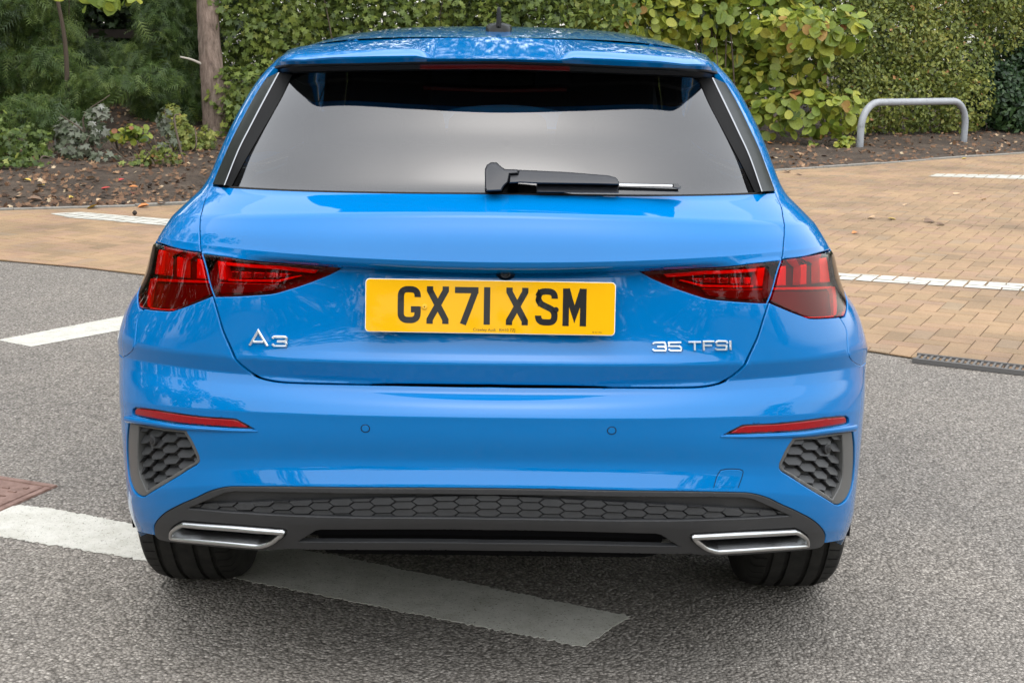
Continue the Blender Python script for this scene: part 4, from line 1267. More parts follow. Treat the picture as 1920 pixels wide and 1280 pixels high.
# ------------------------------------------------------------------ wheels
prof = []
TW = 0.112
def rt(x):     # tread crown
    return 0.3175 - 0.010 * (abs(x) / TW) ** 4
grooves = [-0.066, -0.026, 0.026, 0.066]
xs_ = [(-TW, 0.226), (-TW - 0.008, 0.246), (-TW - 0.010, 0.272), (-TW - 0.002, 0.295), (-TW + 0.010, 0.3065)]
prof = list(xs_)
for gx in grooves:
    prof += [(gx - 0.0062, rt(gx)), (gx - 0.0050, rt(gx) - 0.0075), (gx + 0.0050, rt(gx) - 0.0075), (gx + 0.0062, rt(gx))]
prof += [(-a, b_) for a, b_ in xs_[::-1]]
def wheel(cx, cy, sgn):
    w_ = empty('wheel', (cx, cy, WHEEL_Z)); w_.parent = CAR
    V, Fc = lathe_x(prof, 96)
    me = mesh('tyre', V, Fc, True); me.set_sharp_from_angle(angle=rad(35))
    t_ = link('tyre', me, M['rubber'], w_)
    # lateral sipes in the shoulder blocks
    V = []; Fc = []
    for k in range(60):
        a = 2 * math.pi * k / 60
        for s_ in (-1, 1):
            o = len(V)
            for x in (0.074, 0.088, 0.102, 0.110):
                for da, dr in ((-0.006, 0.0), (0.006, 0.0)):
                    r_ = rt(x) + 0.0004 - (0.008 if x > 0.105 else 0)
                    aa = a + da + (x - 0.074) * 0.6
                    V.append((s_ * x, r_ * math.cos(aa), r_ * math.sin(aa)))
            for i in range(3): Fc.append((o + 2 * i, o + 2 * i + 1, o + 2 * i + 3, o + 2 * i + 2))
    link('tread_sipes', mesh('tread_sipes', V, Fc), M['seal'], w_)
    # rim: barrel, hub and ten spokes
    V, Fc = lathe_x([(sgn * -0.10, 0.226), (sgn * -0.09, 0.215), (sgn * 0.06, 0.205), (sgn * 0.095, 0.222), (sgn * 0.108, 0.230), (sgn * 0.100, 0.232)], 48)
    rim = link('rim', mesh('rim', V, Fc, True), M['satin'], w_)
    bmx = bmesh.new()
    for k in range(10):
        a = 2 * math.pi * k / 10
        r0, r1 = 0.05, 0.215
        for w0, rr0, xx in ((0.018, r0, 0.075), (0.012, r1, 0.10)):
            pass
        pts = [(sgn * 0.070, r0, -0.018), (sgn * 0.070, r0, 0.018), (sgn * 0.098, r1, 0.012), (sgn * 0.098, r1, -0.012)]
        q_ = [Vector((x, r_ * math.cos(a) - w0 * math.sin(a), r_ * math.sin(a) + w0 * math.cos(a))) for x, r_, w0 in pts]
        b2 = [v + Vector((-sgn * 0.02, 0, 0)) for v in q_]
        vv = [bmx.verts.new(v) for v in q_ + b2]
        for f_ in ((0, 1, 2, 3), (0, 4, 5, 1), (1, 5, 6, 2), (2, 6, 7, 3), (3, 7, 4, 0), (7, 6, 5, 4)): bmx.faces.new([vv[i] for i in f_])
    link('spokes', bm_mesh('spokes', bmx), M['satin'], w_)
    V, Fc = lathe_x([(sgn * 0.04, 0.0), (sgn * 0.04, 0.06), (sgn * 0.078, 0.055), (sgn * 0.082, 0.03), (sgn * 0.082, 0.001)], 24)
    link('hub', mesh('hub', V, Fc, True), M['satin'], w_)
    V, Fc = lathe_x([(sgn * 0.01, 0.0), (sgn * 0.01, 0.15), (sgn * 0.03, 0.15), (sgn * 0.03, 0.0)], 32)
    link('brake_disc', mesh('brake_disc', V, Fc), M['satin_black'], w_)
for cx, cy in ((-0.757, WHEEL_Y), (0.757, WHEEL_Y), (-0.765, WHEEL_FY), (0.765, WHEEL_FY)):
    wheel(cx, cy, 1 if cx > 0 else -1)

# ------------------------------------------------------------------ underbody, wheel housings and cabin
bevel_box('floor_pan', (1.22, 3.3, 0.10), (0, 2.50, 0.255), M['liner'], CAR, 0.03)
bevel_box('shade_tray', (1.20, 0.46, 0.04), (0, 0.58, 0.300), M['liner'], CAR, 0.015)  # unseen tray added to block light and darken the ground under the bumper
bevel_box('silencer', (0.80, 0.22, 0.15), (0, 0.40, 0.315), M['liner'], CAR, 0.05, 3)
bevel_box('rear_axle', (1.30, 0.08, 0.08), (0, 0.80, 0.30), M['liner'], CAR, 0.02)
for cx in (-0.74, 0.74):
    for cy in (WHEEL_Y, WHEEL_FY):
        V = []; Fc = []
        an = np.linspace(rad(-12), rad(192), 30)
        for a in an:
            for x in (-0.14, 0.125): V.append((cx + math.copysign(1, cx) * x, cy + 0.346 * math.cos(a), WHEEL_Z + 0.346 * math.sin(a)))
        Fc = grid_faces(30, 2)
        n0 = len(V)
        V.append((cx - math.copysign(0.14, cx), cy, WHEEL_Z))
        Fc += [(2 * i, 2 * i + 2, n0) for i in range(29)]
        link('wheel_arch_liner', mesh('wheel_arch_liner', V, Fc), M['liner'], CAR)
bevel_box('parcel_shelf', (1.10, 0.52, 0.03), (0, 0.60, 1.02), M['cabin'], CAR, 0.01)
bevel_box('boot_trim', (1.05, 0.03, 0.40), (0, 0.27, 0.86), M['cabin'], CAR, 0.008)
bevel_box('dashboard', (1.25, 0.40, 0.25), (0, 2.95, 0.88), M['cabin'], CAR, 0.06, 3)
bevel_box('cabin_floor', (1.24, 2.4, 0.06), (0, 1.9, 0.40), M['cabin'], CAR, 0.02)
for sgn in (-1, 1):
    bevel_box('door_lining', (0.06, 2.3, 0.55), (sgn * 0.70, 1.85, 0.70), M['cabin'], CAR, 0.02)
seat = bevel_box('rear_seat', (1.20, 0.16, 0.66), (0, 0.98, 0.80), M['cabin'], CAR, 0.06, 3, taper=(0.92, 0.8))
for x in (-0.38, 0, 0.38):
    bevel_box('head_rest', (0.26, 0.09, 0.11), (x, 0.99, 1.155), M['cabin'], CAR, 0.035, 3)
for x in (-0.36, 0.36):
    bevel_box('front_seat', (0.48, 0.14, 0.72), (x, 1.86, 0.82), M['cabin'], CAR, 0.06, 3, taper=(0.72, 0.8))
    bevel_box('head_rest', (0.27, 0.10, 0.19), (x, 1.88, 1.235), M['cabin'], CAR, 0.045, 3)
mirror = bevel_box('rear_view_mirror', (0.24, 0.03, 0.065), (0.0, 2.50, 1.245), M['cabin'], CAR, 0.015, 3)
bevel_box('mirror_stem', (0.05, 0.05, 0.09), (0.0, 2.54, 1.32), M['cabin'], CAR, 0.015, 2)
for sgn in (-1, 1):
    mh = bevel_box('wing_mirror', (0.17, 0.10, 0.12), (sgn * 0.90, 2.72, 1.0), M['paint'], CAR, 0.035, 3)
    bevel_box('mirror_glass', (0.145, 0.006, 0.095), (sgn * 0.90, 2.669, 1.0), M['chrome'], mh, 0.002, 1)
    bevel_box('mirror_arm', (0.12, 0.06, 0.03), (sgn * 0.79, 2.74, 0.955), M['gloss_black'], mh, 0.012, 2)
    bevel_box('door_handle', (0.02, 0.20, 0.028), (sgn * 0.882, 1.55, 0.865), M['paint'], CAR, 0.009, 2)
# ================================================================== GROUND
# asphalt: worn grey aggregate
m, nt, b = new_mat('asphalt'); M['asphalt'] = m
gc = N(nt, 'ShaderNodeNewGeometry'); pos = gc.outputs['Position']
vo = N(nt, 'ShaderNodeTexVoronoi'); vo.inputs['Scale'].default_value = 125.0; vo.inputs['Randomness'].default_value = 1.0
nt.links.new(pos, vo.inputs['Vector'])
stone = ramp(nt, vo.outputs['Color'], [(0.0, (0.122, 0.110, 0.094)), (0.35, (0.205, 0.187, 0.162)), (0.7, (0.278, 0.254, 0.222)), (1.0, (0.46, 0.425, 0.375))])
gapr = ramp(nt, vo.outputs['Distance'], [(0.35, (1, 1, 1)), (0.80, (0.45, 0.44, 0.43))])
mul = N(nt, 'ShaderNodeMix', data_type='RGBA', blend_type='MULTIPLY'); mul.inputs['Factor'].default_value = 1.0
nt.links.new(stone.outputs['Color'], mul.inputs['A']); nt.links.new(gapr.outputs['Color'], mul.inputs['B'])
big = noise(nt, 0.9, 5, 0.65, pos)
br_ = ramp(nt, big.outputs['Fac'], [(0.3, (0.82, 0.82, 0.83)), (0.7, (1.12, 1.10, 1.08))])
mul2 = N(nt, 'ShaderNodeMix', data_type='RGBA', blend_type='MULTIPLY'); mul2.inputs['Factor'].default_value = 1.0
nt.links.new(mul.outputs['Result'], mul2.inputs['A']); nt.links.new(br_.outputs['Color'], mul2.inputs['B'])
nt.links.new(mul2.outputs['Result'], b.inputs['Base Color'])
b.inputs['Roughness'].default_value = 0.85
b.inputs['Specular IOR Level'].default_value = 0.3
inv = N(nt, 'ShaderNodeMath', operation='SUBTRACT'); inv.inputs[0].default_value = 1.0
nt.links.new(vo.outputs['Distance'], inv.inputs[1])
fine = noise(nt, 340.0, 3, 0.6, pos)
b1 = bump(nt, b, inv.outputs[0], 0.9, 0.008)
bump(nt, b, fine.outputs['Fac'], 0.4, 0.003, b1)

# thermoplastic line paint: off-white, scuffed
m, nt, b = new_mat('line_paint'); M['line'] = m
gc = N(nt, 'ShaderNodeNewGeometry'); pos = gc.outputs['Position']
n1 = noise(nt, 14.0, 6, 0.7, pos); n2 = noise(nt, 160.0, 4, 0.7, pos)
c1 = ramp(nt, n1.outputs['Fac'], [(0.30, (0.36, 0.345, 0.29)), (0.55, (0.46, 0.445, 0.39)), (0.8, (0.52, 0.505, 0.45))])
c2 = ramp(nt, n2.outputs['Fac'], [(0.34, (0.32, 0.31, 0.28)), (0.42, (1, 1, 1))])
mul = N(nt, 'ShaderNodeMix', data_type='RGBA', blend_type='MULTIPLY'); mul.inputs['Factor'].default_value = 1.0
nt.links.new(c1.outputs['Color'], mul.inputs['A']); nt.links.new(c2.outputs['Color'], mul.inputs['B'])
nt.links.new(mul.outputs['Result'], b.inputs['Base Color'])
b.inputs['Roughness'].default_value = 0.7
bm1 = bump(nt, b, n1.outputs['Fac'], 0.5, 0.01)
bump(nt, b, n2.outputs['Fac'], 0.5, 0.003, bm1)

# clay-coloured block paving
m, nt, b = new_mat('paving_brick'); M['brick'] = m
gc = N(nt, 'ShaderNodeNewGeometry'); pos = gc.outputs['Position']
oi = N(nt, 'ShaderNodeObjectInfo')
addr = N(nt, 'ShaderNodeMath', operation='ADD'); nt.links.new(oi.outputs['Random'], addr.inputs[0]); nt.links.new(gc.outputs['Random Per Island'], addr.inputs[1])
fr = N(nt, 'ShaderNodeMath', operation='FRACT'); nt.links.new(addr.outputs[0], fr.inputs[0])
c1 = ramp(nt, fr.outputs[0], [(0.0, (0.235, 0.158, 0.090)), (0.3, (0.290, 0.196, 0.108)), (0.6, (0.305, 0.200, 0.115)), (0.85, (0.275, 0.175, 0.110)), (1.0, (0.255, 0.186, 0.115))])
n1 = noise(nt, 190.0, 5, 0.75, pos); n2 = noise(nt, 1.1, 5, 0.6, pos)
c2 = ramp(nt, n1.outputs['Fac'], [(0.3, (0.62, 0.60, 0.58)), (0.62, (1.12, 1.12, 1.12))])
c3 = ramp(nt, n2.outputs['Fac'], [(0.30, (0.66, 0.67, 0.67)), (0.62, (1.07, 1.05, 1.02))])
mul = N(nt, 'ShaderNodeMix', data_type='RGBA', blend_type='MULTIPLY'); mul.inputs['Factor'].default_value = 1.0
nt.links.new(c1.outputs['Color'], mul.inputs['A']); nt.links.new(c2.outputs['Color'], mul.inputs['B'])
mul2 = N(nt, 'ShaderNodeMix', data_type='RGBA', blend_type='MULTIPLY'); mul2.inputs['Factor'].default_value = 1.0
nt.links.new(mul.outputs['Result'], mul2.inputs['A']); nt.links.new(c3.outputs['Color'], mul2.inputs['B'])
nt.links.new(mul2.outputs['Result'], b.inputs['Base Color'])
b.inputs['Roughness'].default_value = 0.88
bump(nt, b, n1.outputs['Fac'], 0.5, 0.003)

m, nt, b = new_mat('joint_sand'); M['joint'] = m
gc = N(nt, 'ShaderNodeNewGeometry')
n1 = noise(nt, 30.0, 5, 0.7, gc.outputs['Position'])
c1 = ramp(nt, n1.outputs['Fac'], [(0.3, (0.050, 0.037, 0.025)), (0.7, (0.12, 0.09, 0.058))])
nt.links.new(c1.outputs['Color'], b.inputs['Base Color']); b.inputs['Roughness'].default_value = 0.95

m, nt, b = new_mat('soil'); M['soil'] = m
gc = N(nt, 'ShaderNodeNewGeometry'); pos = gc.outputs['Position']
n1 = noise(nt, 3.2, 8, 0.75, pos); n2 = noise(nt, 42.0, 5, 0.7, pos)
c1 = ramp(nt, n1.outputs['Fac'], [(0.3, (0.030, 0.020, 0.013)), (0.5, (0.060, 0.042, 0.028)), (0.72, (0.120, 0.090, 0.064))])
c2 = ramp(nt, n2.outputs['Fac'], [(0.3, (0.55, 0.53, 0.5)), (0.7, (1.25, 1.2, 1.15))])
mul = N(nt, 'ShaderNodeMix', data_type='RGBA', blend_type='MULTIPLY'); mul.inputs['Factor'].default_value = 1.0
nt.links.new(c1.outputs['Color'], mul.inputs['A']); nt.links.new(c2.outputs['Color'], mul.inputs['B'])
nt.links.new(mul.outputs['Result'], b.inputs['Base Color']); b.inputs['Roughness'].default_value = 0.95
bump(nt, b, n2.outputs['Fac'], 0.8, 0.03)

m, nt, b = new_mat('concrete'); M['concrete'] = m
gc = N(nt, 'ShaderNodeNewGeometry')
n1 = noise(nt, 26.0, 6, 0.7, gc.outputs['Position'])
c1 = ramp(nt, n1.outputs['Fac'], [(0.3, (0.14, 0.128, 0.11)), (0.7, (0.24, 0.222, 0.19))])
nt.links.new(c1.outputs['Color'], b.inputs['Base Color']); b.inputs['Roughness'].default_value = 0.9
bump(nt, b, n1.outputs['Fac'], 0.4, 0.006)

m, nt, b = new_mat('rusty_iron'); M['rust'] = m
gc = N(nt, 'ShaderNodeNewGeometry')
n1 = noise(nt, 30.0, 6, 0.7, gc.outputs['Position'])
c1 = ramp(nt, n1.outputs['Fac'], [(0.3, (0.115, 0.062, 0.045)), (0.6, (0.205, 0.125, 0.098)), (0.8, (0.26, 0.185, 0.15))])
nt.links.new(c1.outputs['Color'], b.inputs['Base Color']); b.inputs['Roughness'].default_value = 0.7; b.inputs['Metallic'].default_value = 0.15
bump(nt, b, n1.outputs['Fac'], 0.4, 0.004)
M['iron'] = simple('dark_iron', (0.115, 0.108, 0.10), 0.65, 0.3)
M['galv'] = None
m, nt, b = new_mat('painted_steel'); M['galv'] = m
gc = N(nt, 'ShaderNodeNewGeometry')
n1 = noise(nt, 9.0, 6, 0.75, gc.outputs['Position'])
c1 = ramp(nt, n1.outputs['Fac'], [(0.28, (0.13, 0.13, 0.13)), (0.42, (0.25, 0.26, 0.275)), (0.8, (0.33, 0.345, 0.365))])
nt.links.new(c1.outputs['Color'], b.inputs['Base Color']); b.inputs['Roughness'].default_value = 0.45

def xy(u, v): return on_ground(u, v)[:2]
# asphalt sheet to the horizon
link('asphalt_ground', mesh('asphalt_ground', [(-150, -150, 0), (150, -150, 0), (150, 150, 0), (-150, 150, 0)], [(0, 1, 2, 3)]), M['asphalt'])['kind'] = 'structure'

# paving field between the asphalt edge and the planting bed
edge_a = [(-9.0, 8.95), *[tuple(xy(*q_)) for q_ in ((0, 490), (150, 503), (270, 517), (1600, 656), (1710, 673), (1920, 698))], (3.4, 2.50), (9.0, -0.55)]
kerb = [(-9.0, 6.9), *[tuple(xy(*q_)) for q_ in ((0, 398), (280, 390))], (0.0, 9.85), *[tuple(xy(*q_)) for q_ in ((1470, 322), (1600, 314), (1750, 302), (1920, 290))], (12.0, 18.2)]
edge_a = np.array(edge_a); kerb = np.array(kerb)
edge_a = edge_a[edge_a[:, 0] > -8.9]
# the paving starts where asphalt edge meets the kerb on the far left
edge_a = np.vstack([[(-7.4, 7.25)], [(-5.0, 6.50)], edge_a])
kerb = kerb[kerb[:, 0] > -8.9]; kerb = np.vstack([[(-7.4, 7.26)], [(-5.4, 7.55)], kerb])
pav = np.vstack([edge_a, kerb[::-1]])
def sheet(name, poly, z, mat):
    P_ = [Vector((a, b_)) for a, b_ in poly]
    n = len(P_)
    r = delaunay_2d_cdt(P_, [(i, (i + 1) % n) for i in range(n)], [], 1, 1e-6)
    return link(name, mesh(name, [(v.x, v.y, z) for v in r[0]], r[2]), mat)
paving = sheet('brick_paving', pav, 0.004, M['joint']); paving['kind'] = 'structure'

A0 = rad(-27.3)
E1 = np.array([math.cos(A0), math.sin(A0)]); E2 = np.array([-math.sin(A0), math.cos(A0)])
OR = xy(1691, 644.5)
BW, BL, JT = 0.1, 0.2, 0.0035
TOPZ = 0.013
def brick_rect(c, ex, ey): return [c - ex - ey, c + ex - ey, c + ex + ey, c - ex + ey]
def brick_mesh_from(poly, z1, jitter=0.0):
    """chamfered block from a convex outline"""
    o = np.array(poly); n = len(o)
    if area2(o) < 0: o = o[::-1]
    i_ = inset(o, 0.0045); 
    V = [(x, y, 0.0045) for x, y in o] + [(x, y, z1 - 0.003) for x, y in o] + [(x, y, z1) for x, y in i_]
    Fc = [(k * n + i, k * n + (i + 1) % n, (k + 1) * n + (i + 1) % n, (k + 1) * n + i) for k in range(2) for i in range(n)] + [tuple(range(2 * n, 3 * n))]
    return V, Fc
hx, hy = (BL / 2 - JT / 2), (BW / 2 - JT / 2)
Vb, Fb = brick_mesh_from([(-hx, -hy), (hx, -hy), (hx, hy), (-hx, hy)], TOPZ)
brick_me = mesh('paving_brick', Vb, Fb); brick_me.materials.append(M['brick'])
bricks = []
for k in range(-140, 141):
    for n_ in range(-40, 41):
        for hor in (1, 0):
            a, b_ = (k + 4 * n_, k) if hor else (k - 1 + 4 * n_, k)
            c = OR + (E1 * (a + (1.0 if hor else 0.5)) + E2 * (b_ + (0.5 if hor else 1.0))) * BW
            if -7.6 < c[0] < 9.5 and -1.0 < c[1] < 17.5: bricks.append((c, hor))
cen = np.array([c for c, _ in bricks])
ins_c = inside(cen, pav)
dist_b = np.full(len(cen), 1.0)
dist_b = seg_dist(cen, pav)
keep_full, cut = [], []
for i, (c, hor) in enumerate(bricks):
    if ins_c[i] and dist_b[i] > 0.115: keep_full.append(i)
    elif dist_b[i] <= 0.115: cut.append(i)
# those that show largest, in view and not behind the car
uvb = to_photo(np.c_[cen, np.full(len(cen), TOPZ)])
def in_view(i):
    u, v = uvb[i]
    return -20 < u < 1940 and v < 1300 and not (300 < u < 1560 and v > 330) and not (255 < u < 1600 and v > 470)
order = sorted([i for i in keep_full if in_view(i)], key=lambda i: np.hypot(*(cen[i] - CAM_POS[:2])))
chosen = set(order[:296])
for i in order[:296]:
    c, hor = bricks[i]
    o = bpy.data.objects.new('paving_brick', brick_me); COL.objects.link(o); o.parent = paving
    o.location = (c[0], c[1], rng.normal(0, 0.0007)); o.rotation_euler = (rng.normal(0, 0.005), rng.normal(0, 0.005), A0 + (0 if hor else math.pi / 2) + rng.normal(0, 0.004))
VV, FF = [], []
def add_poly_brick(poly, dz):
    V_, F_ = brick_mesh_from(poly, TOPZ + dz); o = len(VV)
    VV.extend(V_); FF.extend([tuple(o + j for j in f_) for f_ in F_])
def corners(i):
    c, hor = bricks[i]
    ex, ey = (E1 * hx, E2 * hy) if hor else (E1 * hy, E2 * hx)
    return brick_rect(c, ex, ey)
for i in keep_full:
    if i in chosen: continue
    add_poly_brick(corners(i), rng.normal(0, 0.0007))
def half_clip(poly, line):
    """keep what lies on the paving side (left) of every nearby segment of a gently bent line"""
    c = np.mean(poly, 0)
    d = [np.linalg.norm(c - (a + np.clip(((c - a) @ (b_ - a)) / ((b_ - a) @ (b_ - a)), 0, 1) * (b_ - a))) for a, b_ in zip(line[:-1], line[1:])]
    j = int(np.argmin(d)); a, b_ = line[j], line[j + 1]; e = b_ - a
    out = []
    P_ = [np.array(q_) for q_ in poly]
    for s_, t_ in zip(P_, P_[1:] + P_[:1]):
        ds = e[0] * (s_[1] - a[1]) - e[1] * (s_[0] - a[0]); dt = e[0] * (t_[1] - a[1]) - e[1] * (t_[0] - a[0])
        if ds >= 0: out.append(s_)
        if ds * dt < 0: out.append(s_ + (t_ - s_) * ds / (ds - dt))
    return out
for i in cut:
    q_ = half_clip(corners(i), edge_a)
    if len(q_) >= 3: q_ = half_clip(q_, kerb[::-1])
    if len(q_) >= 3 and abs(area2(np.array(q_))) > 0.0006: add_poly_brick(q_, rng.normal(0, 0.0007))
rest = link('further_bricks', mesh('further_bricks', VV, FF), M['brick'], paving); rest['kind'] = 'stuff'

# kerb edging along the bed: flush concrete strips laid end to end
def offset_line(L_, d):
    e = np.diff(L_, axis=0); e /= np.linalg.norm(e, axis=1)[:, None]; n_ = np.stack([-e[:, 1], e[:, 0]], 1)
    m_ = np.vstack([n_[:1], n_[:-1] + n_[1:], n_[-1:]]); m_ /= np.linalg.norm(m_, axis=1)[:, None]
    return L_ + m_ * d
def along(L_, s):
    c = np.concatenate([[0], np.cumsum(np.linalg.norm(np.diff(L_, axis=0), axis=1))])
    return np.stack([np.interp(s, c, L_[:, 0]), np.interp(s, c, L_[:, 1])], -1), c[-1]
_, klen = along(kerb, np.array([0.0]))
edging = empty('kerb_edging', (0, 0, 0)); edging['kind'] = 'structure'
ks = np.arange(0.0, klen - 0.9, 0.915)
for s0 in ks:
    q0, _ = along(kerb, np.array([s0 + 0.003, s0 + 0.912])); d = q0[1] - q0[0]; L_ = np.linalg.norm(d); d = d / L_; n_ = np.array([-d[1], d[0]])
    poly = [q0[0] + n_ * 0.002, q0[1] + n_ * 0.002, q0[1] + n_ * 0.062, q0[0] + n_ * 0.062]
    V_, F_ = brick_mesh_from(poly, 0.028 + rng.normal(0, 0.003))
    link('kerb_stone', mesh('kerb_stone', V_, F_), M['concrete'], edging)

# ------------------------------------------------------------------ planted bed rising behind the kerb
def wob(x, y, s=1.0, seed=0.0):
    return (np.sin(x * 1.7 * s + seed) * np.cos(y * 1.3 * s + seed * 2.1) + 0.5 * np.sin(x * 4.1 * s + y * 3.3 * s + seed) + 0.25 * np.sin(x * 9.7 * s - y * 7.9 * s))
def bed_z(x, y):
    d = np.asarray(kerb_dist(x, y))
    left = 1 - sstep(-3.0, 1.0, x)
    rise = (0.035 + 0.025 * left) * np.maximum(d - 0.3, 0) + 0.10 * left * np.maximum(d - 3.2, 0)
    return 0.012 + np.minimum(rise, 0.62) + 0.02 * np.minimum(d, 1.0) + 0.018 * wob(x, y, 1.6) * np.clip(d, 0, 1)
kerb_b = np.vstack([[(-26.0, 1.5)], [(-14.0, 5.2)], kerb, [(26.0, 29.0)]])     # bed edge carries on beyond the paving
_kd = kerb_b[1:] - kerb_b[:-1]
def kerb_dist(x, y):
    x = np.asarray(x, float); y = np.asarray(y, float); best = np.full(np.broadcast(x, y).shape, 1e9)
    for a, d in zip(kerb_b[:-1], _kd):
        L2 = d @ d; t = np.clip(((x - a[0]) * d[0] + (y - a[1]) * d[1]) / L2, 0, 1)
        best = np.minimum(best, np.hypot(x - a[0] - t * d[0], y - a[1] - t * d[1]))
    return best
kl = offset_line(kerb_b, 0.06)
sv_, kk_ = np.linspace(0, along(kl, np.array([0.]))[1], 260), None
dv = np.concatenate([np.linspace(0, 3, 34), np.linspace(3.2, 16, 40)])
base_pts, _ = along(kl, sv_)
tn = np.gradient(base_pts, axis=0); tn /= np.linalg.norm(tn, axis=1)[:, None]; nn_ = np.array([-0.52, 0.854])
V = []
for d in dv:
    q_ = base_pts + nn_ * d
    z = bed_z(q_[:, 0], q_[:, 1]) - (0.06 if d == 0 else 0)
    V.append(np.c_[q_, z])
link('planting_bed', mesh('planting_bed', np.vstack(V), grid_faces(len(dv), len(sv_)), True), M['soil'])['kind'] = 'structure'

# ------------------------------------------------------------------ painted lines
def rough_edge_strip(top, bot, z, name, amp=0.006):
    """polygon between two polylines with a ragged outline"""
    poly = np.vstack([top, bot[::-1]])
    P_ = resample(poly, 0.007)
    e = np.roll(P_, -1, 0) - np.roll(P_, 1, 0); e /= np.linalg.norm(e, axis=1)[:, None] + 1e-9
    n_ = np.stack([-e[:, 1], e[:, 0]], 1)
    P_ = P_ + n_ * (rng.normal(0, amp * .55, len(P_)) + amp * .5 * np.sin(np.arange(len(P_)) * .31) * rng.random(len(P_)))[:, None]
    n = len(P_)
    r = delaunay_2d_cdt([Vector(q_) for q_ in P_], [(i, (i + 1) % n) for i in range(n)], [], 1, 1e-6)
    V = [(v.x, v.y, z) for v in r[0]]; Fc = list(r[2])
    o = len(V)
    for q_ in P_: V.append((q_[0], q_[1], z))
    for q_ in P_: V.append((q_[0], q_[1], 0.0008))
    Fc += [(o + i, o + (i + 1) % n, o + n + (i + 1) % n, o + n + i) for i in range(n)]
    ob = link(name, mesh(name, V, Fc), M['line']); ob['kind'] = 'structure'; return ob
nl_t = np.array([xy(*q_) for q_ in ((0, 949), (40, 947.5), (110, 956), (255, 984), (620, 1040), (1181, 1156))])
nl_b = np.array([xy(*q_) for q_ in ((0, 1006), (270, 1051), (1094, 1213))])
dl = nl_b[1] - nl_b[0]; 
nl_t = np.vstack([[nl_t[0] + np.array([-0.3, -0.02])], nl_t]); nl_b = np.vstack([[nl_b[0] - dl * 0.8], nl_b])
rough_edge_strip(nl_t, nl_b, 0.0026, 'painted_line')
t2 = np.array([xy(*q_) for q_ in ((-4, 638), (235, 592))]); b2 = np.array([xy(*q_) for q_ in ((58, 650.5), (235, 618))])
t2 = np.vstack([t2, t2[1] + (t2[1] - t2[0]) * 1.5]); b2 = np.vstack([b2, b2[1] + (b2[1] - b2[0]) * 2.1])
rough_edge_strip(t2, b2, 0.0026, 'painted_line', 0.003)
# lines on the blocks: the paint breaks at every joint
def brick_line(poly, name):
    poly = np.array(poly)
    if area2(poly) < 0: poly = poly[::-1]
    V, Fc = [], []
    for i in keep_full:
        if seg_dist(cen[i:i + 1], poly)[0] > 0.25 and not inside(cen[i:i + 1], poly)[0]: continue
        o_ = inset(np.array(corners(i)), 0.0025 + abs(rng.normal(0, 0.0012)))
        c_ = clip_poly(list(o_), poly)
        if len(c_) < 3: continue
        n = len(c_); o = len(V)
        jit = rng.normal(0, 0.0025, (n, 2)) * 0.6
        V += [(q_[0] + j_[0], q_[1] + j_[1], TOPZ + 0.0030) for q_, j_ in zip(c_, jit)]; Fc.append(tuple(range(o, o + n)))
    ob = link(name, mesh(name, V, Fc), M['line']); ob['kind'] = 'structure'; return ob
l3 = [xy(*q_) for q_ in ((92, 404), (118, 401.5), (152, 401.5), (290, 412.5))]; l3b = [xy(*q_) for q_ in ((290, 425), (130, 412))]
ext = (l3[-1] - l3[-2]); l3e = l3[-1] + ext * 1.2; l3be = l3b[0] + ext * 1.2
lp = np.array([l3[0], l3[2], l3e, l3be, l3b[1]])
brick_line(lp, 'painted_line')
r_t = [xy(1560, 515.5), xy(1960, 539.5)]; r_b = [xy(1960, 554), xy(1560, 527)]
d_ = (r_t[1] - r_t[0]); brick_line([r_t[0] - d_ * 0.6, r_t[1] + d_ * 1.2, r_b[0] + d_ * 1.2, r_b[1] - d_ * 0.6], 'painted_line')
r_t = [xy(1752, 328.5), xy(1940, 331.5)]; r_b = [xy(1940, 342.5), xy(1740, 333.5)]
d_ = (r_t[1] - r_t[0]); brick_line([r_t[0], r_t[1] + d_ * 1.2, r_b[0] + d_ * 1.2, r_b[1]], 'painted_line')

# ------------------------------------------------------------------ channel drain along the asphalt edge
dL = xy(1709, 680.5); dR = xy(1920, 705); dd = dR - dL; dd /= np.linalg.norm(dd); dn_ = np.array([-dd[1], dd[0]])
drain = empty('channel_drain', (dL[0], dL[1], 0), math.atan2(dd[1], dd[0]))
tag(drain, 'dark slotted iron channel drain set at the edge of the brick paving', 'drain')
DLN, DW = 1.5, 0.118
def lbox(name, x0, x1, y0, y1, z0, z1, mat, parent, ch=0.002):
    V = [(x0, y0, z0), (x1, y0, z0), (x1, y1, z0), (x0, y1, z0), (x0 + ch, y0 + ch, z1), (x1 - ch, y0 + ch, z1), (x1 - ch, y1 - ch, z1), (x0 + ch, y1 - ch, z1)]
    return link(name, mesh(name, V, [(0, 1, 5, 4), (1, 2, 6, 5), (2, 3, 7, 6), (3, 0, 4, 7), (4, 5, 6, 7)]), mat, parent)
lbox('drain_channel', 0, DLN, 0.004, DW - 0.004, 0.001, 0.0085, M['liner'], drain)
lbox('frame_rail', 0, DLN, 0.0, 0.020, 0.002, 0.022, M['iron'], drain)
lbox('frame_rail', 0, DLN, DW - 0.016, DW, 0.002, 0.024, M['iron'], drain)
bar_me = None
for k in range(int(DLN / 0.027)):
    if bar_me is None:
        o = lbox('grate_bar', 0, 0.0135, 0.019, DW - 0.015, 0.004, 0.0215, M['iron'], drain); bar_me = o.data
    else:
        o = bpy.data.objects.new('grate_bar', bar_me); COL.objects.link(o); o.parent = drain
    o.location = (0.01 + k * 0.027, 0, 0)
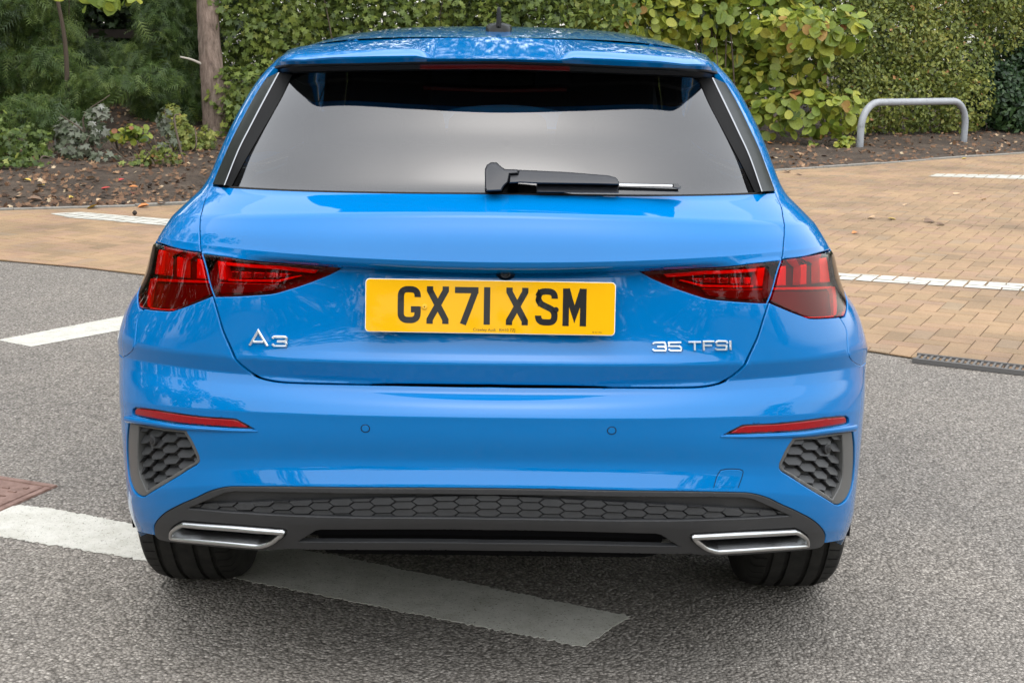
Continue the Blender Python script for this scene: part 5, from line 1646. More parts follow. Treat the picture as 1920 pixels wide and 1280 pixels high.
# ------------------------------------------------------------------ rusty inspection cover
tip = xy(109, 912); m1 = xy(0, 894.5) - tip; m1 /= np.linalg.norm(m1)
m2 = np.array([-m1[1], m1[0]])
if m2[1] > 0: m2 = -m2
cover = empty('inspection_cover', (tip[0], tip[1], 0), math.atan2(m1[1], m1[0]))
tag(cover, 'rusty cast iron inspection cover with raised bars beside the white line', 'manhole cover')
sg_ = 1.0 if (m1[0] * m2[1] - m1[1] * m2[0]) > 0 else -1.0
def cbox(name, x0, x1, y0, y1, z0, z1, ch=0.003):
    ya, yb = sorted((sg_ * y0, sg_ * y1)); return lbox(name, x0, x1, ya, yb, z0, z1, M['rust'], cover, ch)
cbox('cover_frame', 0.0, 0.62, 0.0, 0.026, 0.001, 0.0070); cbox('cover_frame', 0.0, 0.026, 0.028, 0.62, 0.001, 0.0066)
cbox('cover_plate', 0.030, 0.60, 0.030, 0.60, 0.001, 0.0060)
for k in range(7): cbox('raised_bar', 0.105 + k * 0.021, 0.118 + k * 0.021, 0.205 - k * 0.006, 0.240 - k * 0.006, 0.006, 0.0115)
for k in range(7): cbox('raised_bar', 0.235 + k * 0.021, 0.248 + k * 0.021, 0.270, 0.305, 0.006, 0.0115)
for (a, b_, c, d) in ((0.07, 0.10, 0.105, 0.115), (0.115, 0.14, 0.085, 0.095), (0.075, 0.105, 0.15, 0.157), (0.12, 0.15, 0.14, 0.147), (0.16, 0.19, 0.12, 0.127), (0.11, 0.118, 0.15, 0.18), (0.145, 0.153, 0.155, 0.185), (0.17, 0.20, 0.16, 0.167), (0.06, 0.075, 0.06, 0.075), (0.2, 0.23, 0.09, 0.098), (0.24, 0.27, 0.12, 0.128)):
    cbox('raised_mark', a, b_, c, d, 0.006, 0.0095, 0.001)

# ------------------------------------------------------------------ steel hoop barrier
hA = on_ground(1611, 288); hB = on_ground(1806, 274)
hA[2] = float(bed_z(hA[0], hA[1])) ; hB[2] = float(bed_z(hB[0], hB[1]))
HT = 0.52; dh = (hB - hA); 
def hoop_path():
    L_ = np.linalg.norm(dh[:2]); ux = dh / L_; R_ = 0.30; pts = []
    pts.append(hA + np.array([0, 0, -0.15])); pts.append(hA + np.array([0, 0, 0.06]))
    for a in np.linspace(180, 90, 10): pts.append(hA + ux * (R_ + R_ * math.cos(rad(a))) + np.array([0, 0, HT - R_ + R_ * math.sin(rad(a))]))
    pts.append(hA + ux * (L_ * 0.5) + np.array([0, 0, HT]))
    for a in np.linspace(90, 0, 10): pts.append(hA + ux * (L_ - R_ + R_ * math.cos(rad(a))) + np.array([0, 0, HT - R_ + R_ * math.sin(rad(a))]))
    pts.append(hB + np.array([0, 0, 0.06])); pts.append(hB + np.array([0, 0, -0.15]))
    return np.array(pts)
Vt, Ft = tube(hoop_path(), 0.043, 14)
hoop = link('hoop_barrier', mesh('hoop_barrier', Vt, Ft, True), M['galv'])
tag(hoop, 'pale grey steel hoop barrier standing in soil before the hedge', 'barrier')
# ================================================================== PLANTS
def leaf_mat(name, stops, rough=0.45, trans=0.35):
    m = bpy.data.materials.new(name); m.use_nodes = True
    nt = m.node_tree; b = nt.nodes['Principled BSDF']; o = nt.nodes['Material Output']
    at = N(nt, 'ShaderNodeAttribute'); at.attribute_name = 'tone'
    gc = N(nt, 'ShaderNodeNewGeometry')
    r = ramp(nt, at.outputs['Fac'], stops)
    nz = noise(nt, 60.0, 3, 0.6, gc.outputs['Position'])
    v = ramp(nt, nz.outputs['Fac'], [(0.3, (0.75,) * 3), (0.7, (1.15,) * 3)])
    mu = N(nt, 'ShaderNodeMix', data_type='RGBA', blend_type='MULTIPLY'); mu.inputs['Factor'].default_value = 1.0
    nt.links.new(r.outputs['Color'], mu.inputs['A']); nt.links.new(v.outputs['Color'], mu.inputs['B'])
    nt.links.new(mu.outputs['Result'], b.inputs['Base Color'])
    b.inputs['Roughness'].default_value = rough; b.inputs['Specular IOR Level'].default_value = 0.35
    t = N(nt, 'ShaderNodeBsdfTranslucent'); nt.links.new(mu.outputs['Result'], t.inputs['Color'])
    mx = N(nt, 'ShaderNodeMixShader'); mx.inputs[0].default_value = trans
    nt.links.new(b.outputs[0], mx.inputs[1]); nt.links.new(t.outputs[0], mx.inputs[2]); nt.links.new(mx.outputs[0], o.inputs['Surface'])
    return m
M['hazel'] = leaf_mat('hazel_leaf', [(0.0, (0.065, 0.105, 0.020)), (0.35, (0.155, 0.215, 0.030)), (0.7, (0.275, 0.315, 0.042)), (0.93, (0.42, 0.41, 0.06)), (1.0, (0.32, 0.13, 0.055))])
M['maple'] = leaf_mat('maple_leaf', [(0.0, (0.060, 0.095, 0.022)), (0.5, (0.135, 0.185, 0.038)), (0.85, (0.22, 0.27, 0.055)), (1.0, (0.28, 0.30, 0.07))])
M['privet'] = leaf_mat('privet_leaf', [(0.0, (0.070, 0.100, 0.022)), (0.5, (0.170, 0.205, 0.040)), (0.85, (0.275, 0.285, 0.060)), (0.97, (0.36, 0.34, 0.085)), (1.0, (0.50, 0.25, 0.10))])
M['yew'] = leaf_mat('yew_needles', [(0.0, (0.010, 0.028, 0.010)), (0.5, (0.022, 0.050, 0.016)), (1.0, (0.060, 0.105, 0.030))], trans=0.2)
M['conifer'] = leaf_mat('cypress_spray', [(0.0, (0.024, 0.048, 0.013)), (0.5, (0.065, 0.110, 0.025)), (1.0, (0.155, 0.205, 0.045))], trans=0.2)
M['pale'] = leaf_mat('pale_leaf', [(0.0, (0.06, 0.085, 0.04)), (0.4, (0.12, 0.14, 0.085)), (0.75, (0.21, 0.215, 0.17)), (1.0, (0.36, 0.36, 0.32))])
M['litter'] = leaf_mat('leaf_litter', [(0.0, (0.050, 0.024, 0.012)), (0.45, (0.125, 0.065, 0.033)), (0.75, (0.20, 0.110, 0.056)), (0.92, (0.32, 0.20, 0.11)), (1.0, (0.46, 0.35, 0.22))], 0.7, 0.1)
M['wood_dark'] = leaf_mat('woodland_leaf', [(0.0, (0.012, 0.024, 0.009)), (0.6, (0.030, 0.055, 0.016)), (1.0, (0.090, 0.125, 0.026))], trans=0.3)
m, nt, b = new_mat('bark'); M['bark'] = m
tc = N(nt, 'ShaderNodeTexCoord')
mp = N(nt, 'ShaderNodeMapping'); mp.inputs['Scale'].default_value = (1, 1, 0.22)
nt.links.new(tc.outputs['Object'], mp.inputs['Vector'])
n1 = noise(nt, 26.0, 8, 0.75, mp.outputs[0]); n2 = noise(nt, 2.5, 4, 0.6, tc.outputs['Object'])
c1 = ramp(nt, n1.outputs['Fac'], [(0.32, (0.075, 0.050, 0.039)), (0.5, (0.215, 0.155, 0.125)), (0.7, (0.36, 0.275, 0.23))])
c2 = ramp(nt, n2.outputs['Fac'], [(0.3, (0.75, 0.77, 0.72)), (0.7, (1.1, 1.08, 1.05))])
mul = N(nt, 'ShaderNodeMix', data_type='RGBA', blend_type='MULTIPLY'); mul.inputs['Factor'].default_value = 1.0
nt.links.new(c1.outputs['Color'], mul.inputs['A']); nt.links.new(c2.outputs['Color'], mul.inputs['B'])
nt.links.new(mul.outputs['Result'], b.inputs['Base Color']); b.inputs['Roughness'].default_value = 0.9
bump(nt, b, n1.outputs['Fac'], 1.0, 0.03)
M['twig'] = simple('twig', (0.085, 0.062, 0.043), 0.85)
M['old_timber'] = simple('old_timber', (0.035, 0.026, 0.020), 0.9)

# leaf outlines: verts with a fold along the midrib, as triangle fans
def leaf_round():
    a = np.linspace(0, 2 * math.pi, 9, endpoint=False); v = [(0, 0, 0)]
    for t in a: v.append((0.46 * math.sin(t) * (1 + 0.06 * math.cos(3 * t)), 0.5 * math.cos(t) + (0.10 if t == 0 else 0), 0.10 * abs(math.sin(t))))
    return np.array(v), np.array([(0, i + 1, (i + 1) % 9 + 1) for i in range(9)])
def leaf_lobed():
    r = [0.55, 0.26, 0.52, 0.24, 0.42, 0.20, 0.30, 0.20, 0.42, 0.24, 0.52, 0.26]; n = len(r)
    v = [(0, 0, 0)]
    for k in range(n):
        t = 2 * math.pi * k / n; v.append((r[k] * math.sin(t), r[k] * math.cos(t), 0.12 * r[k] * abs(math.sin(t)) - 0.05 * r[k]))
    return np.array(v), np.array([(0, i + 1, (i + 1) % n + 1) for i in range(n)])
def leaf_small():
    return np.array([(0, -0.5, 0), (0.30, -0.05, 0.10), (0, 0.5, 0), (-0.30, -0.05, 0.10)]), np.array([(0, 1, 2), (0, 2, 3)])
def leaf_spray():
    v = [(0, -0.5, 0), (0.03, -0.5, 0), (0.0, 0.55, 0.04)]; f = [(0, 1, 2)]
    for k in range(6):
        y = -0.42 + 0.155 * k; L_ = 0.34 * (1 - 0.10 * k)
        for s in (-1, 1):
            o = len(v); v += [(0, y, 0), (0.0, y + 0.07, 0), (s * L_, y + 0.24, -0.05)]; f.append((o, o + 1, o + 2))
    return np.array(v), np.array(f)
TPL = {'round': leaf_round(), 'lobed': leaf_lobed(), 'small': leaf_small(), 'spray': leaf_spray()}
def leaf_cloud(P_, Nrm, size, tpl, tone, tilt=0.6, droop=0.3):
    """one triangle mesh of many leaves at P_ facing about Nrm"""
    tv, tf = TPL[tpl]; n = len(P_)
    nr = Nrm + rng.normal(0, tilt, (n, 3)); nr /= np.linalg.norm(nr, axis=1)[:, None] + 1e-9
    up = rng.normal(0, 0.7, (n, 3)) + np.array([0, 0, -droop])
    ya = up - nr * (up * nr).sum(1)[:, None]; ya /= np.linalg.norm(ya, axis=1)[:, None] + 1e-9
    xa = np.cross(ya, nr)
    sz = size * np.exp(rng.normal(0, 0.22, n))
    co = P_[:, None, :] + sz[:, None, None] * (tv[None, :, 0:1] * xa[:, None] + tv[None, :, 1:2] * ya[:, None] + tv[None, :, 2:3] * nr[:, None])
    tri = (np.arange(n)[:, None, None] * len(tv) + tf[None]).reshape(-1, 3)
    return co.reshape(-1, 3), tri, np.repeat(tone, len(tv))
def blob_points(centers, radii, n, shell=0.35, facing=None):
    w = np.array([r[0] * r[2] for r in radii]); idx = rng.choice(len(centers), n, p=w / w.sum())
    d = rng.normal(0, 1, (n, 3)); d /= np.linalg.norm(d, axis=1)[:, None]
    if facing is not None:
        flip = (d @ facing) < -0.25; d[flip] *= -1
    k = 1 - shell * rng.random(n) ** 1.6
    C_ = np.array(centers)[idx]; R_ = np.array(radii)[idx]
    return C_ + d * R_ * k[:, None], d / R_ * R_.mean(), k
CAMDIR = np.array([0.0, -1.0, 0.25])
def shrub(name, label, cat, base, blobs, n, size, tpl, mat, group=None, stems=5, tone_bias=0.0, shell=0.4, tilt=0.6, facing=True, big_leaf=0, droop=0.3):
    root = empty(name, tuple(base)); tag(root, label, cat, group)
    C_ = [np.array(c) - np.array(base) for c, r in blobs]; R_ = [np.array(r) for c, r in blobs]
    P_, Nn, k = blob_points(C_, R_, n, shell, CAMDIR if facing else None)
    ok = P_[:, 2] + base[2] > bed_z(P_[:, 0] + base[0], P_[:, 1] + base[1]) + 0.02
    P_, Nn, k = P_[ok], Nn[ok], k[ok]
    tone = np.clip(rng.normal(0.5 + tone_bias, 0.22, len(P_)) + 0.12 * wob(P_[:, 0], P_[:, 2], 2.2, base[0]), 0, 0.94)
    tone[rng.random(len(P_)) < 0.012] = 1.0
    Nn = Nn / (np.linalg.norm(Nn, axis=1)[:, None] + 1e-9) + np.array([0, -0.2, 0.45])
    nb = 0
    if big_leaf:
        # the leaves that show largest are single objects, the rest one mass
        dcam = np.linalg.norm(P_ + np.array(base) - CAM_POS, axis=1)
        uv = to_photo(P_ + np.array(base)); vis = (uv[:, 0] > 0) & (uv[:, 0] < 1920) & (uv[:, 1] > -10) & (uv[:, 1] < 300) & ~((uv[:, 0] < 1370) & (uv[:, 1] > 75))
        front = np.argsort(np.where(vis, dcam, 1e9) - 0.8 * k)[:big_leaf]
        tv, tf = TPL[tpl]
        protos = []
        for t_ in np.linspace(0.15, 0.98, 9):
            me = fast_mesh('leaf', tv * size, tf, False, np.full(len(tv), t_)); me.materials.append(M[mat]); protos.append(me)
        for i in front:
            o = bpy.data.objects.new('leaf', protos[int(np.clip(tone[i] * 9, 0, 8))]); COL.objects.link(o); o.parent = root
            nv = Vector(Nn[i] + rng.normal(0, tilt, 3)).normalized()
            o.rotation_euler = (nv.to_track_quat('Z', 'Y').to_matrix().to_4x4() @ Matrix.Rotation(rng.random() * 6.28, 4, 'Z')).to_euler()
            o.location = tuple(P_[i]); s_ = float(np.exp(rng.normal(0, 0.2))); o.scale = (s_, s_, s_)
        m_ = np.ones(len(P_), bool); m_[front] = False
        P_, Nn, tone = P_[m_], Nn[m_], tone[m_]
    co, tri, tn_ = leaf_cloud(P_, Nn, size, tpl, tone, tilt, droop)
    fo = link('foliage', fast_mesh('foliage', co, tri, False, tn_), M[mat], root); fo['kind'] = 'stuff'
    for s in range(stems):
        c = C_[rng.integers(len(C_))] ; top = c + rng.normal(0, 0.12, 3)
        b0 = np.array([rng.normal(0, 0.12) + top[0] * 0.5, rng.normal(0, 0.08) + top[1] * 0.5, -0.05])
        mid_ = (b0 + top) / 2 + rng.normal(0, 0.08, 3)
        Vt, Ft = tube(catmull([b0, mid_, top], 5), list(np.linspace(0.014, 0.004, 11)), 6)
        link('stem', mesh('stem', Vt, Ft, True), M['twig'], root)
    return root
def at3(u, v, Y): return at_depth(u, v, Y)
def blobs_px(items):
    """(u, v, Y, rx, ry, rz) -> centres and radii"""
    return [(at3(u, v, Y), (rx, ry, rz)) for u, v, Y, rx, ry, rz in items]
def gnd(u, v, Y):
    p_ = at3(u, v, Y); return np.array([p_[0], p_[1], float(bed_z(p_[0], p_[1]))])

# field-maple hedge behind the car, left of centre
it = [(u, v, 12.9 + (u - 420) * 0.0016 + rng.normal(0, .15), 0.42, 0.40, 0.42) for u in range(440, 1010, 48) for v in (-150, -75, 0, 60, 130)]
it += [(u, v, 12.5 + rng.normal(0, .1), 0.32, 0.3, 0.34) for u in (435, 460, 490) for v in (180, 235, 280)]
b0 = gnd(700, 150, 13.0); b0 = np.array([at3(700, 150, 13.0)[0], 13.0, 0]); b0[2] = bed_z(b0[0], b0[1])
shrub('maple_hedge', 'mid green hedge of small lobed leaves behind the car roof', 'hedge', b0, blobs_px(it), 17000, 0.082, 'lobed', 'maple', stems=10)
# hazel, broad round leaves turning yellow
it = [(u, v, 14.3 + (u - 1000) * 0.0022 + rng.normal(0, .15), 0.46, 0.42, 0.46) for u in range(1120, 1550, 62) for v in (-190, -110, -30, 40, 110, 170)]
it += [(u, v, 14.4 + rng.normal(0, .1), 0.34, 0.34, 0.30) for u in (1440, 1500, 1545, 1580) for v in (215, 60)]
b0 = np.array([at3(1400, 250, 14.6)[0], 14.6, 0]); b0[2] = bed_z(b0[0], b0[1])
shrub('hazel_shrub', 'hazel shrub with large round yellow-green leaves right of the car roof', 'shrub', b0, blobs_px(it), 6200, 0.115, 'round', 'hazel', stems=22, tone_bias=0.06, big_leaf=290, tilt=0.5, droop=0.8)
it = [(u, v, 13.6 + rng.normal(0, .1), 0.40, 0.4, 0.38) for u in (985, 1040, 1095, 1150) for v in (-160, -80, -10, 50, 110)]
b0 = np.array([at3(1060, 250, 13.7)[0], 13.7, 0]); b0[2] = bed_z(b0[0], b0[1])
shrub('bramble_shrub', 'darker mixed shrub directly behind the roof aerial', 'shrub', b0, blobs_px(it), 3600, 0.085, 'small', 'maple', stems=6, tone_bias=-0.05)
# small-leaved hedge behind the hoop
it = [(u, v, 15.5 + (u - 1560) * 0.005 + rng.normal(0, .12), 0.50, 0.45, 0.50) for u in range(1575, 2060, 55) for v in (-170, -90, -10, 60, 130, 185) if not (u > 1830 and v > 100)]
it += [(u, v, 15.5 + (u - 1560) * 0.005, 0.36, 0.32, 0.28) for u in (1590, 1640, 1690, 1740, 1790) for v in (228,)]
b0 = np.array([at3(1740, 250, 16.6)[0], 16.6, 0]); b0[2] = bed_z(b0[0], b0[1])
shrub('privet_hedge', 'dense small-leaved green and yellow hedge behind the steel hoop', 'hedge', b0, blobs_px(it), 42000, 0.060, 'small', 'privet', stems=10, tone_bias=0.02, tilt=0.7)
# yew at far right
it = [(u, v, 17.0 + rng.normal(0, .15), 0.50, 0.45, 0.48) for u in (1860, 1910, 1970, 2040, 2100) for v in (135, 180, 220)]
b0 = np.array([at3(1950, 240, 17.2)[0], 17.2, 0]); b0[2] = bed_z(b0[0], b0[1])
shrub('yew_shrub', 'very dark green low shrub at the far right edge of the hedge', 'shrub', b0, blobs_px(it), 12000, 0.085, 'small', 'yew', stems=4)
# conifers on the left, hanging sprays
it = [(u, v, 12.6 + rng.normal(0, .25), 0.40, 0.36, 0.26) for u in (-140, -80, -20, 40, 95) for v in (-120, -50, 10, 70, 125, 175, 215)] + [(u, v, 11.8 + rng.normal(0, .2), 0.32, 0.30, 0.20) for u, v in ((-30, 250), (15, 235), (50, 215), (100, 205), (145, 195), (170, 175), (10, 275), (205, 160), (120, 225), (70, 240))]
b0 = np.array([at3(20, 200, 12.9)[0], 12.9, 0]); b0[2] = bed_z(b0[0], b0[1])
shrub('conifer', 'deep green feathery conifer at the left edge behind thin trunk', 'conifer', b0, blobs_px(it), 11500, 0.16, 'spray', 'conifer', stems=5, droop=1.0, tone_bias=0.05)
it = [(u, v, 13.4 + rng.normal(0, .2), 0.34, 0.32, 0.20) for u in (120, 160, 205) for v in (105, 140, 165)]
it += [(u, v, 13.0 + rng.normal(0, .2), 0.30, 0.3, 0.26) for u in (300, 335, 365) for v in (10, 60, 110, 160, 200, 235)] + [(u, v, 12.6, 0.25, 0.22, 0.18) for u, v in ((270, 150), (250, 110), (285, 190), (300, 225), (340, 205))]
b0 = np.array([at3(330, 220, 13.3)[0], 13.3, 0]); b0[2] = bed_z(b0[0], b0[1])
shrub('conifer', 'dark conifer sprays just left of the big tree trunk', 'conifer', b0, blobs_px(it), 6000, 0.15, 'spray', 'conifer', stems=4, droop=1.0, tone_bias=-0.08)
# pale mildewed seedlings in front of the bank
it = [(150, 290, 10.6, 0.22, 0.2, 0.22), (185, 240, 10.7, 0.15, 0.15, 0.20), (130, 250, 10.8, 0.18, 0.16, 0.16), (195, 305, 10.5, 0.2, 0.18, 0.14), (115, 300, 10.6, 0.18, 0.18, 0.14), (190, 205, 10.7, 0.06, 0.06, 0.08)]
b0 = gnd(155, 330, 10.6)
shrub('pale_seedlings', 'clump of pale grey mildewed maple seedlings on the leafy bank', 'plant', b0, blobs_px(it), 420, 0.088, 'lobed', 'pale', stems=16, shell=0.9)
it = [(340, 255, 11.4, 0.16, 0.15, 0.2), (360, 285, 11.3, 0.2, 0.18, 0.14), (325, 225, 11.6, 0.12, 0.12, 0.16), (385, 270, 11.4, 0.14, 0.14, 0.2)]
b0 = gnd(355, 315, 11.3)
shrub('leafy_shrub', 'young light green shrub at the foot of the big trunk', 'shrub', b0, blobs_px(it), 800, 0.068, 'lobed', 'privet', stems=8, shell=0.9, tone_bias=0.15)
it = [(310, 235, 11.2, 0.09, 0.08, 0.2), (318, 270, 11.1, 0.13, 0.1, 0.1)]
b0 = gnd(318, 300, 11.1)
shrub('pale_seedlings', 'slim pale leaved seedling between bank and big trunk', 'plant', b0, blobs_px(it), 90, 0.075, 'lobed', 'pale', stems=4, shell=0.9)
it = [(75, 320, 10.0, 0.16, 0.14, 0.09), (10, 315, 9.8, 0.2, 0.16, 0.1), (60, 262, 10.6, 0.2, 0.18, 0.16), (20, 280, 10.2, 0.22, 0.2, 0.2), (-20, 250, 10.3, 0.2, 0.2, 0.3), (45, 310, 10.0, 0.16, 0.14, 0.12), (80, 285, 10.5, 0.12, 0.12, 0.14)]
b0 = gnd(20, 335, 10.1)
shrub('leafy_shrub', 'low dark green shrub in the lower left corner of the bank', 'shrub', b0, blobs_px(it), 1100, 0.07, 'lobed', 'maple', stems=6, shell=0.8, tone_bias=-0.2)
for (u, v, lab, mt_, tp_, sz_, nn3) in ((265, 320, 'low bramble patch between pale clump and big trunk', 'maple', 'lobed', 0.06, 260), (30, 345, 'ground ivy patch at the foot of the left bank', 'maple', 'lobed', 0.055, 260), (300, 300, 'small bright seedlings in front of the dark conifer sprays', 'privet', 'lobed', 0.05, 200), (245, 262, 'sparse yellow-green weeds high on the leafy bank', 'hazel', 'round', 0.055, 110)):
    it = [(u + dx, v - 8 + dy, 11.0 if v < 300 else 10.2, 0.13, 0.12, 0.07) for dx, dy in ((0, 0), (22, 4), (-20, 3), (6, -9))]
    shrub('leafy_plant', lab, 'plant', gnd(u, v, 11.0 if v < 300 else 10.2), blobs_px(it), nn3, sz_, tp_, mt_, stems=4, shell=0.9)
it = [(225, 315, 10.6, 0.10, 0.1, 0.07), (240, 300, 10.8, 0.08, 0.08, 0.07)]
b0 = gnd(230, 325, 10.7)
shrub('leafy_shrub', 'tiny yellow-green seedling beside the pale clump', 'plant', b0, blobs_px(it), 60, 0.06, 'round', 'hazel', stems=4, shell=0.9, tone_bias=0.2)
for (u, v, lab) in ((1585, 275, 'small yellow-green weed growing left of the hoop foot'), (1520, 285, 'low straggling weed below the hazel')):
    it = [(u, v - 6, 14.0, 0.14, 0.1, 0.09), (u - 12, v - 2, 13.9, 0.1, 0.1, 0.06)]
    b0 = gnd(u, v, 14.0)
    shrub('weed', lab, 'plant', b0, blobs_px(it), 90, 0.055, 'round', 'hazel', stems=3, shell=0.9, tone_bias=0.15)
# branch of hazel hanging in at the top left
it = [(140, 5, 11.0, 0.22, 0.15, 0.06), (190, 12, 11.0, 0.2, 0.15, 0.08), (245, 5, 11.1, 0.12, 0.1, 0.06), (160, -60, 11.1, 0.5, 0.3, 0.18)]
b0 = gnd(130, 330, 11.9)
hb = shrub('hazel_branch', 'few large yellow-green leaves hanging at the top left', 'branch', b0, blobs_px(it), 90, 0.11, 'round', 'hazel', stems=0, shell=0.95, tone_bias=0.1)
Vt, Ft = tube(catmull([(0, 0, -0.1), (0.1, -0.2, 0.9), (0.0, -0.4, 1.9), (0.15, -0.85, 2.05)], 6), list(np.linspace(0.03, 0.006, 19)), 7)
link('stem', mesh('stem', Vt, Ft, True), M['twig'], hb)

# trunks
def trunk(name, label, pts, radii, knots=0):
    base = pts[0]; root = empty(name, tuple(base)); tag(root, label, 'tree')
    P_ = catmull([np.array(p_) - np.array(base) for p_ in pts], 8)
    R_ = np.interp(np.linspace(0, 1, len(P_)), np.linspace(0, 1, len(radii)), radii)
    Vt, Ft = tube(P_, list(R_), 20)
    Vt = np.array(Vt); ax_ = np.repeat(P_, 20, 0)
    dv_ = Vt - ax_; ang_ = np.arctan2(dv_[:, 1], dv_[:, 0])
    Vt = ax_ + dv_ * (1 + 0.05 * np.sin(ang_ * 5 + Vt[:, 2] * 3) + 0.05 * rng.normal(0, 0.5, len(Vt)))[:, None]
    link('trunk', mesh('trunk', Vt, Ft, True), M['bark'], root)
    return root
tb = gnd(404, 283, 12.4)
T1 = trunk('pine_tree', 'thick grey-brown tree trunk standing left of the car', [tb + np.array([0, 0, -0.2]), at3(405, 255, 12.4), at3(400, 170, 12.4), at3(394, 90, 12.45), at3(389, 0, 12.5), at3(384, -160, 12.5), at3(380, -500, 12.5)], [0.20, 0.145, 0.128, 0.118, 0.112, 0.11, 0.09])
root_off = np.array(T1.location)
q0 = at3(381, 122, 12.38) - root_off; q1 = at3(338, 107, 12.2) - root_off
Vt, Ft = tube(catmull([q0, (q0 + q1) / 2 + np.array([0, 0, .012]), q1], 5), list(np.linspace(0.017, 0.009, 11)), 8)
link('broken_branch', mesh('broken_branch', Vt, Ft, True), simple('dead_wood', (0.42, 0.38, 0.32), 0.8), T1)
cc, tt_, nn2 = leaf_cloud(rng.normal(0, 1, (1400, 3)) * np.array([1.4, 1.4, 0.8]) + np.array([0, 0, 6.0]), np.tile([0, 0, 1.0], (1400, 1)), 0.35, 'spray', rng.random(1400))
cr_ = link('crown', fast_mesh('crown', cc, tt_, False, nn2), M['conifer'], T1); cr_['kind'] = 'stuff'
tb = gnd(107, 150, 13.2)
T2 = trunk('young_tree', 'thin pale trunk among conifers at the left', [np.array([tb[0], tb[1], bed_z(tb[0], tb[1]) - 0.1]), at3(106, 110, 13.2), at3(102, 50, 13.2), at3(101, 0, 13.2), at3(100, -200, 13.2)], [0.045, 0.036, 0.033, 0.030, 0.026])
cc, tt_, nn2 = leaf_cloud(rng.normal(0, 1, (500, 3)) * np.array([.8, .8, 0.5]) + np.array([0, 0, 3.2]), np.tile([0, 0, 1.0], (500, 1)), 0.2, 'lobed', rng.random(500))
cr_ = link('crown', fast_mesh('crown', cc, tt_, False, nn2), M['maple'], T2); cr_['kind'] = 'stuff'

# timber fence in the dark behind the bank
fence = empty('timber_fence', tuple(gnd(210, 140, 15.2))); tag(fence, 'dark weathered post and rail fence in shade behind the bank', 'fence')
fo_ = np.array(fence.location)
def beam(name, a, b_, r_):
    a = a - fo_; b_ = b_ - fo_
    d = b_ - a; L_ = np.linalg.norm(d); x = d / L_; y = np.array([-x[1], x[0], 0]); y /= np.linalg.norm(y); z = np.cross(x, y)
    V = [p_ + sy * y * r_[0] + sz * z * r_[1] for p_ in (a, b_) for sy, sz in ((-1, -1), (1, -1), (1, 1), (-1, 1))]
    link(name, mesh(name, V, [(0, 1, 2, 3), (4, 7, 6, 5), (0, 4, 5, 1), (1, 5, 6, 2), (2, 6, 7, 3), (3, 7, 4, 0)]), M['old_timber'], fence)
beam('rail', at3(60, 62, 15.2), at3(420, 66, 15.6), (0.03, 0.055)); beam('rail', at3(60, 118, 15.2), at3(420, 120, 15.6), (0.03, 0.05))
for u in (95, 290): beam('post', at3(u, -30, 15.3) , at3(u + 2, 190, 15.3), (0.06, 0.07))

# woodland closing the view behind hedge and bank, one dark mass of leaves
wc, wt_, wn = [], [], []
def wood_tree(u, Y, h, w, n, size=0.17):
    b0 = np.array([at3(u, 200, Y)[0], Y, 0.0]); b0[2] = bed_z(b0[0], b0[1])
    Cs = [np.array([rng.normal(0, w * .45), rng.normal(0, 0.5), z]) for z in np.linspace(0.3, h, 16)]
    P_, Nn, k = blob_points(Cs, [np.array([w * .55, 0.7, 0.75])] * 16, n, 0.5, CAMDIR)
    P_ = P_[P_[:, 2] > 0.05] + b0
    co, tri, tn_ = leaf_cloud(P_, np.tile(np.array([0, -0.6, 0.6]), (len(P_), 1)), size, 'lobed', np.clip(rng.normal(0.45, 0.25, len(P_)), 0, 1), 0.7)
    wt_.append(tri + sum(len(c) for c in wc)); wc.append(co); wn.append(tn_)
for k, u in enumerate((-420, -260, -60, 60, 150, 215, 285, 370, 450, 530, 600, 680, 760, 840, 920, 1000, 1080, 1160, 1250, 1330, 1420, 1510, 1600, 1690, 1780, 1870, 1960, 2060, 2160, 2300)):
    Y = 16.2 + max(0, (u - 400)) * 0.0032 + (k % 2) * 0.5
    if u < 400: Y = 16.6 + (k % 3) * 0.5
    wood_tree(u, Y, 7.2 + (k * 37 % 11) * 0.22, 1.5, 2600 if 40 < u < 400 else 2100)
for u in (110, 160, 205, 250, 300): wood_tree(u, 15.9 + 0.2 * rng.random(), 2.6, 0.8, 1500, 0.12)
for (x, y) in ((-9, 14), (-11, 12.5), (-13.5, 11), (-16, 9.5), (-19, 8), (-22, 6.5), (-26, 5), (10, 22), (12.5, 24), (15, 26), (18, 28), (21, 30), (25, 33), (-30, 2), (-10.5, 10.2), (-14.5, 8.4)):
    Cs = [np.array([x + rng.normal(0, .9), y + rng.normal(0, 0.6), z]) for z in np.linspace(0.4, 7.0, 14)]
    P_, Nn, k = blob_points(Cs, [np.array([1.4, 1.2, 0.9])] * 14, 1500, 0.5)
    P_ = P_[P_[:, 2] > 0.1]
    co, tri, tn_ = leaf_cloud(P_, np.tile(np.array([0, -0.6, 0.6]), (len(P_), 1)), 0.34, 'lobed', np.clip(rng.normal(0.5, 0.25, len(P_)), 0, 1), 0.7)
    wt_.append(tri + sum(len(c) for c in wc)); wc.append(co); wn.append(tn_)
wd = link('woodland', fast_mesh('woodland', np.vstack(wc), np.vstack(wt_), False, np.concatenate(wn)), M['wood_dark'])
tag(wd, 'dark shaded woodland closing the view behind the hedge and bank', 'woodland', kind='stuff')
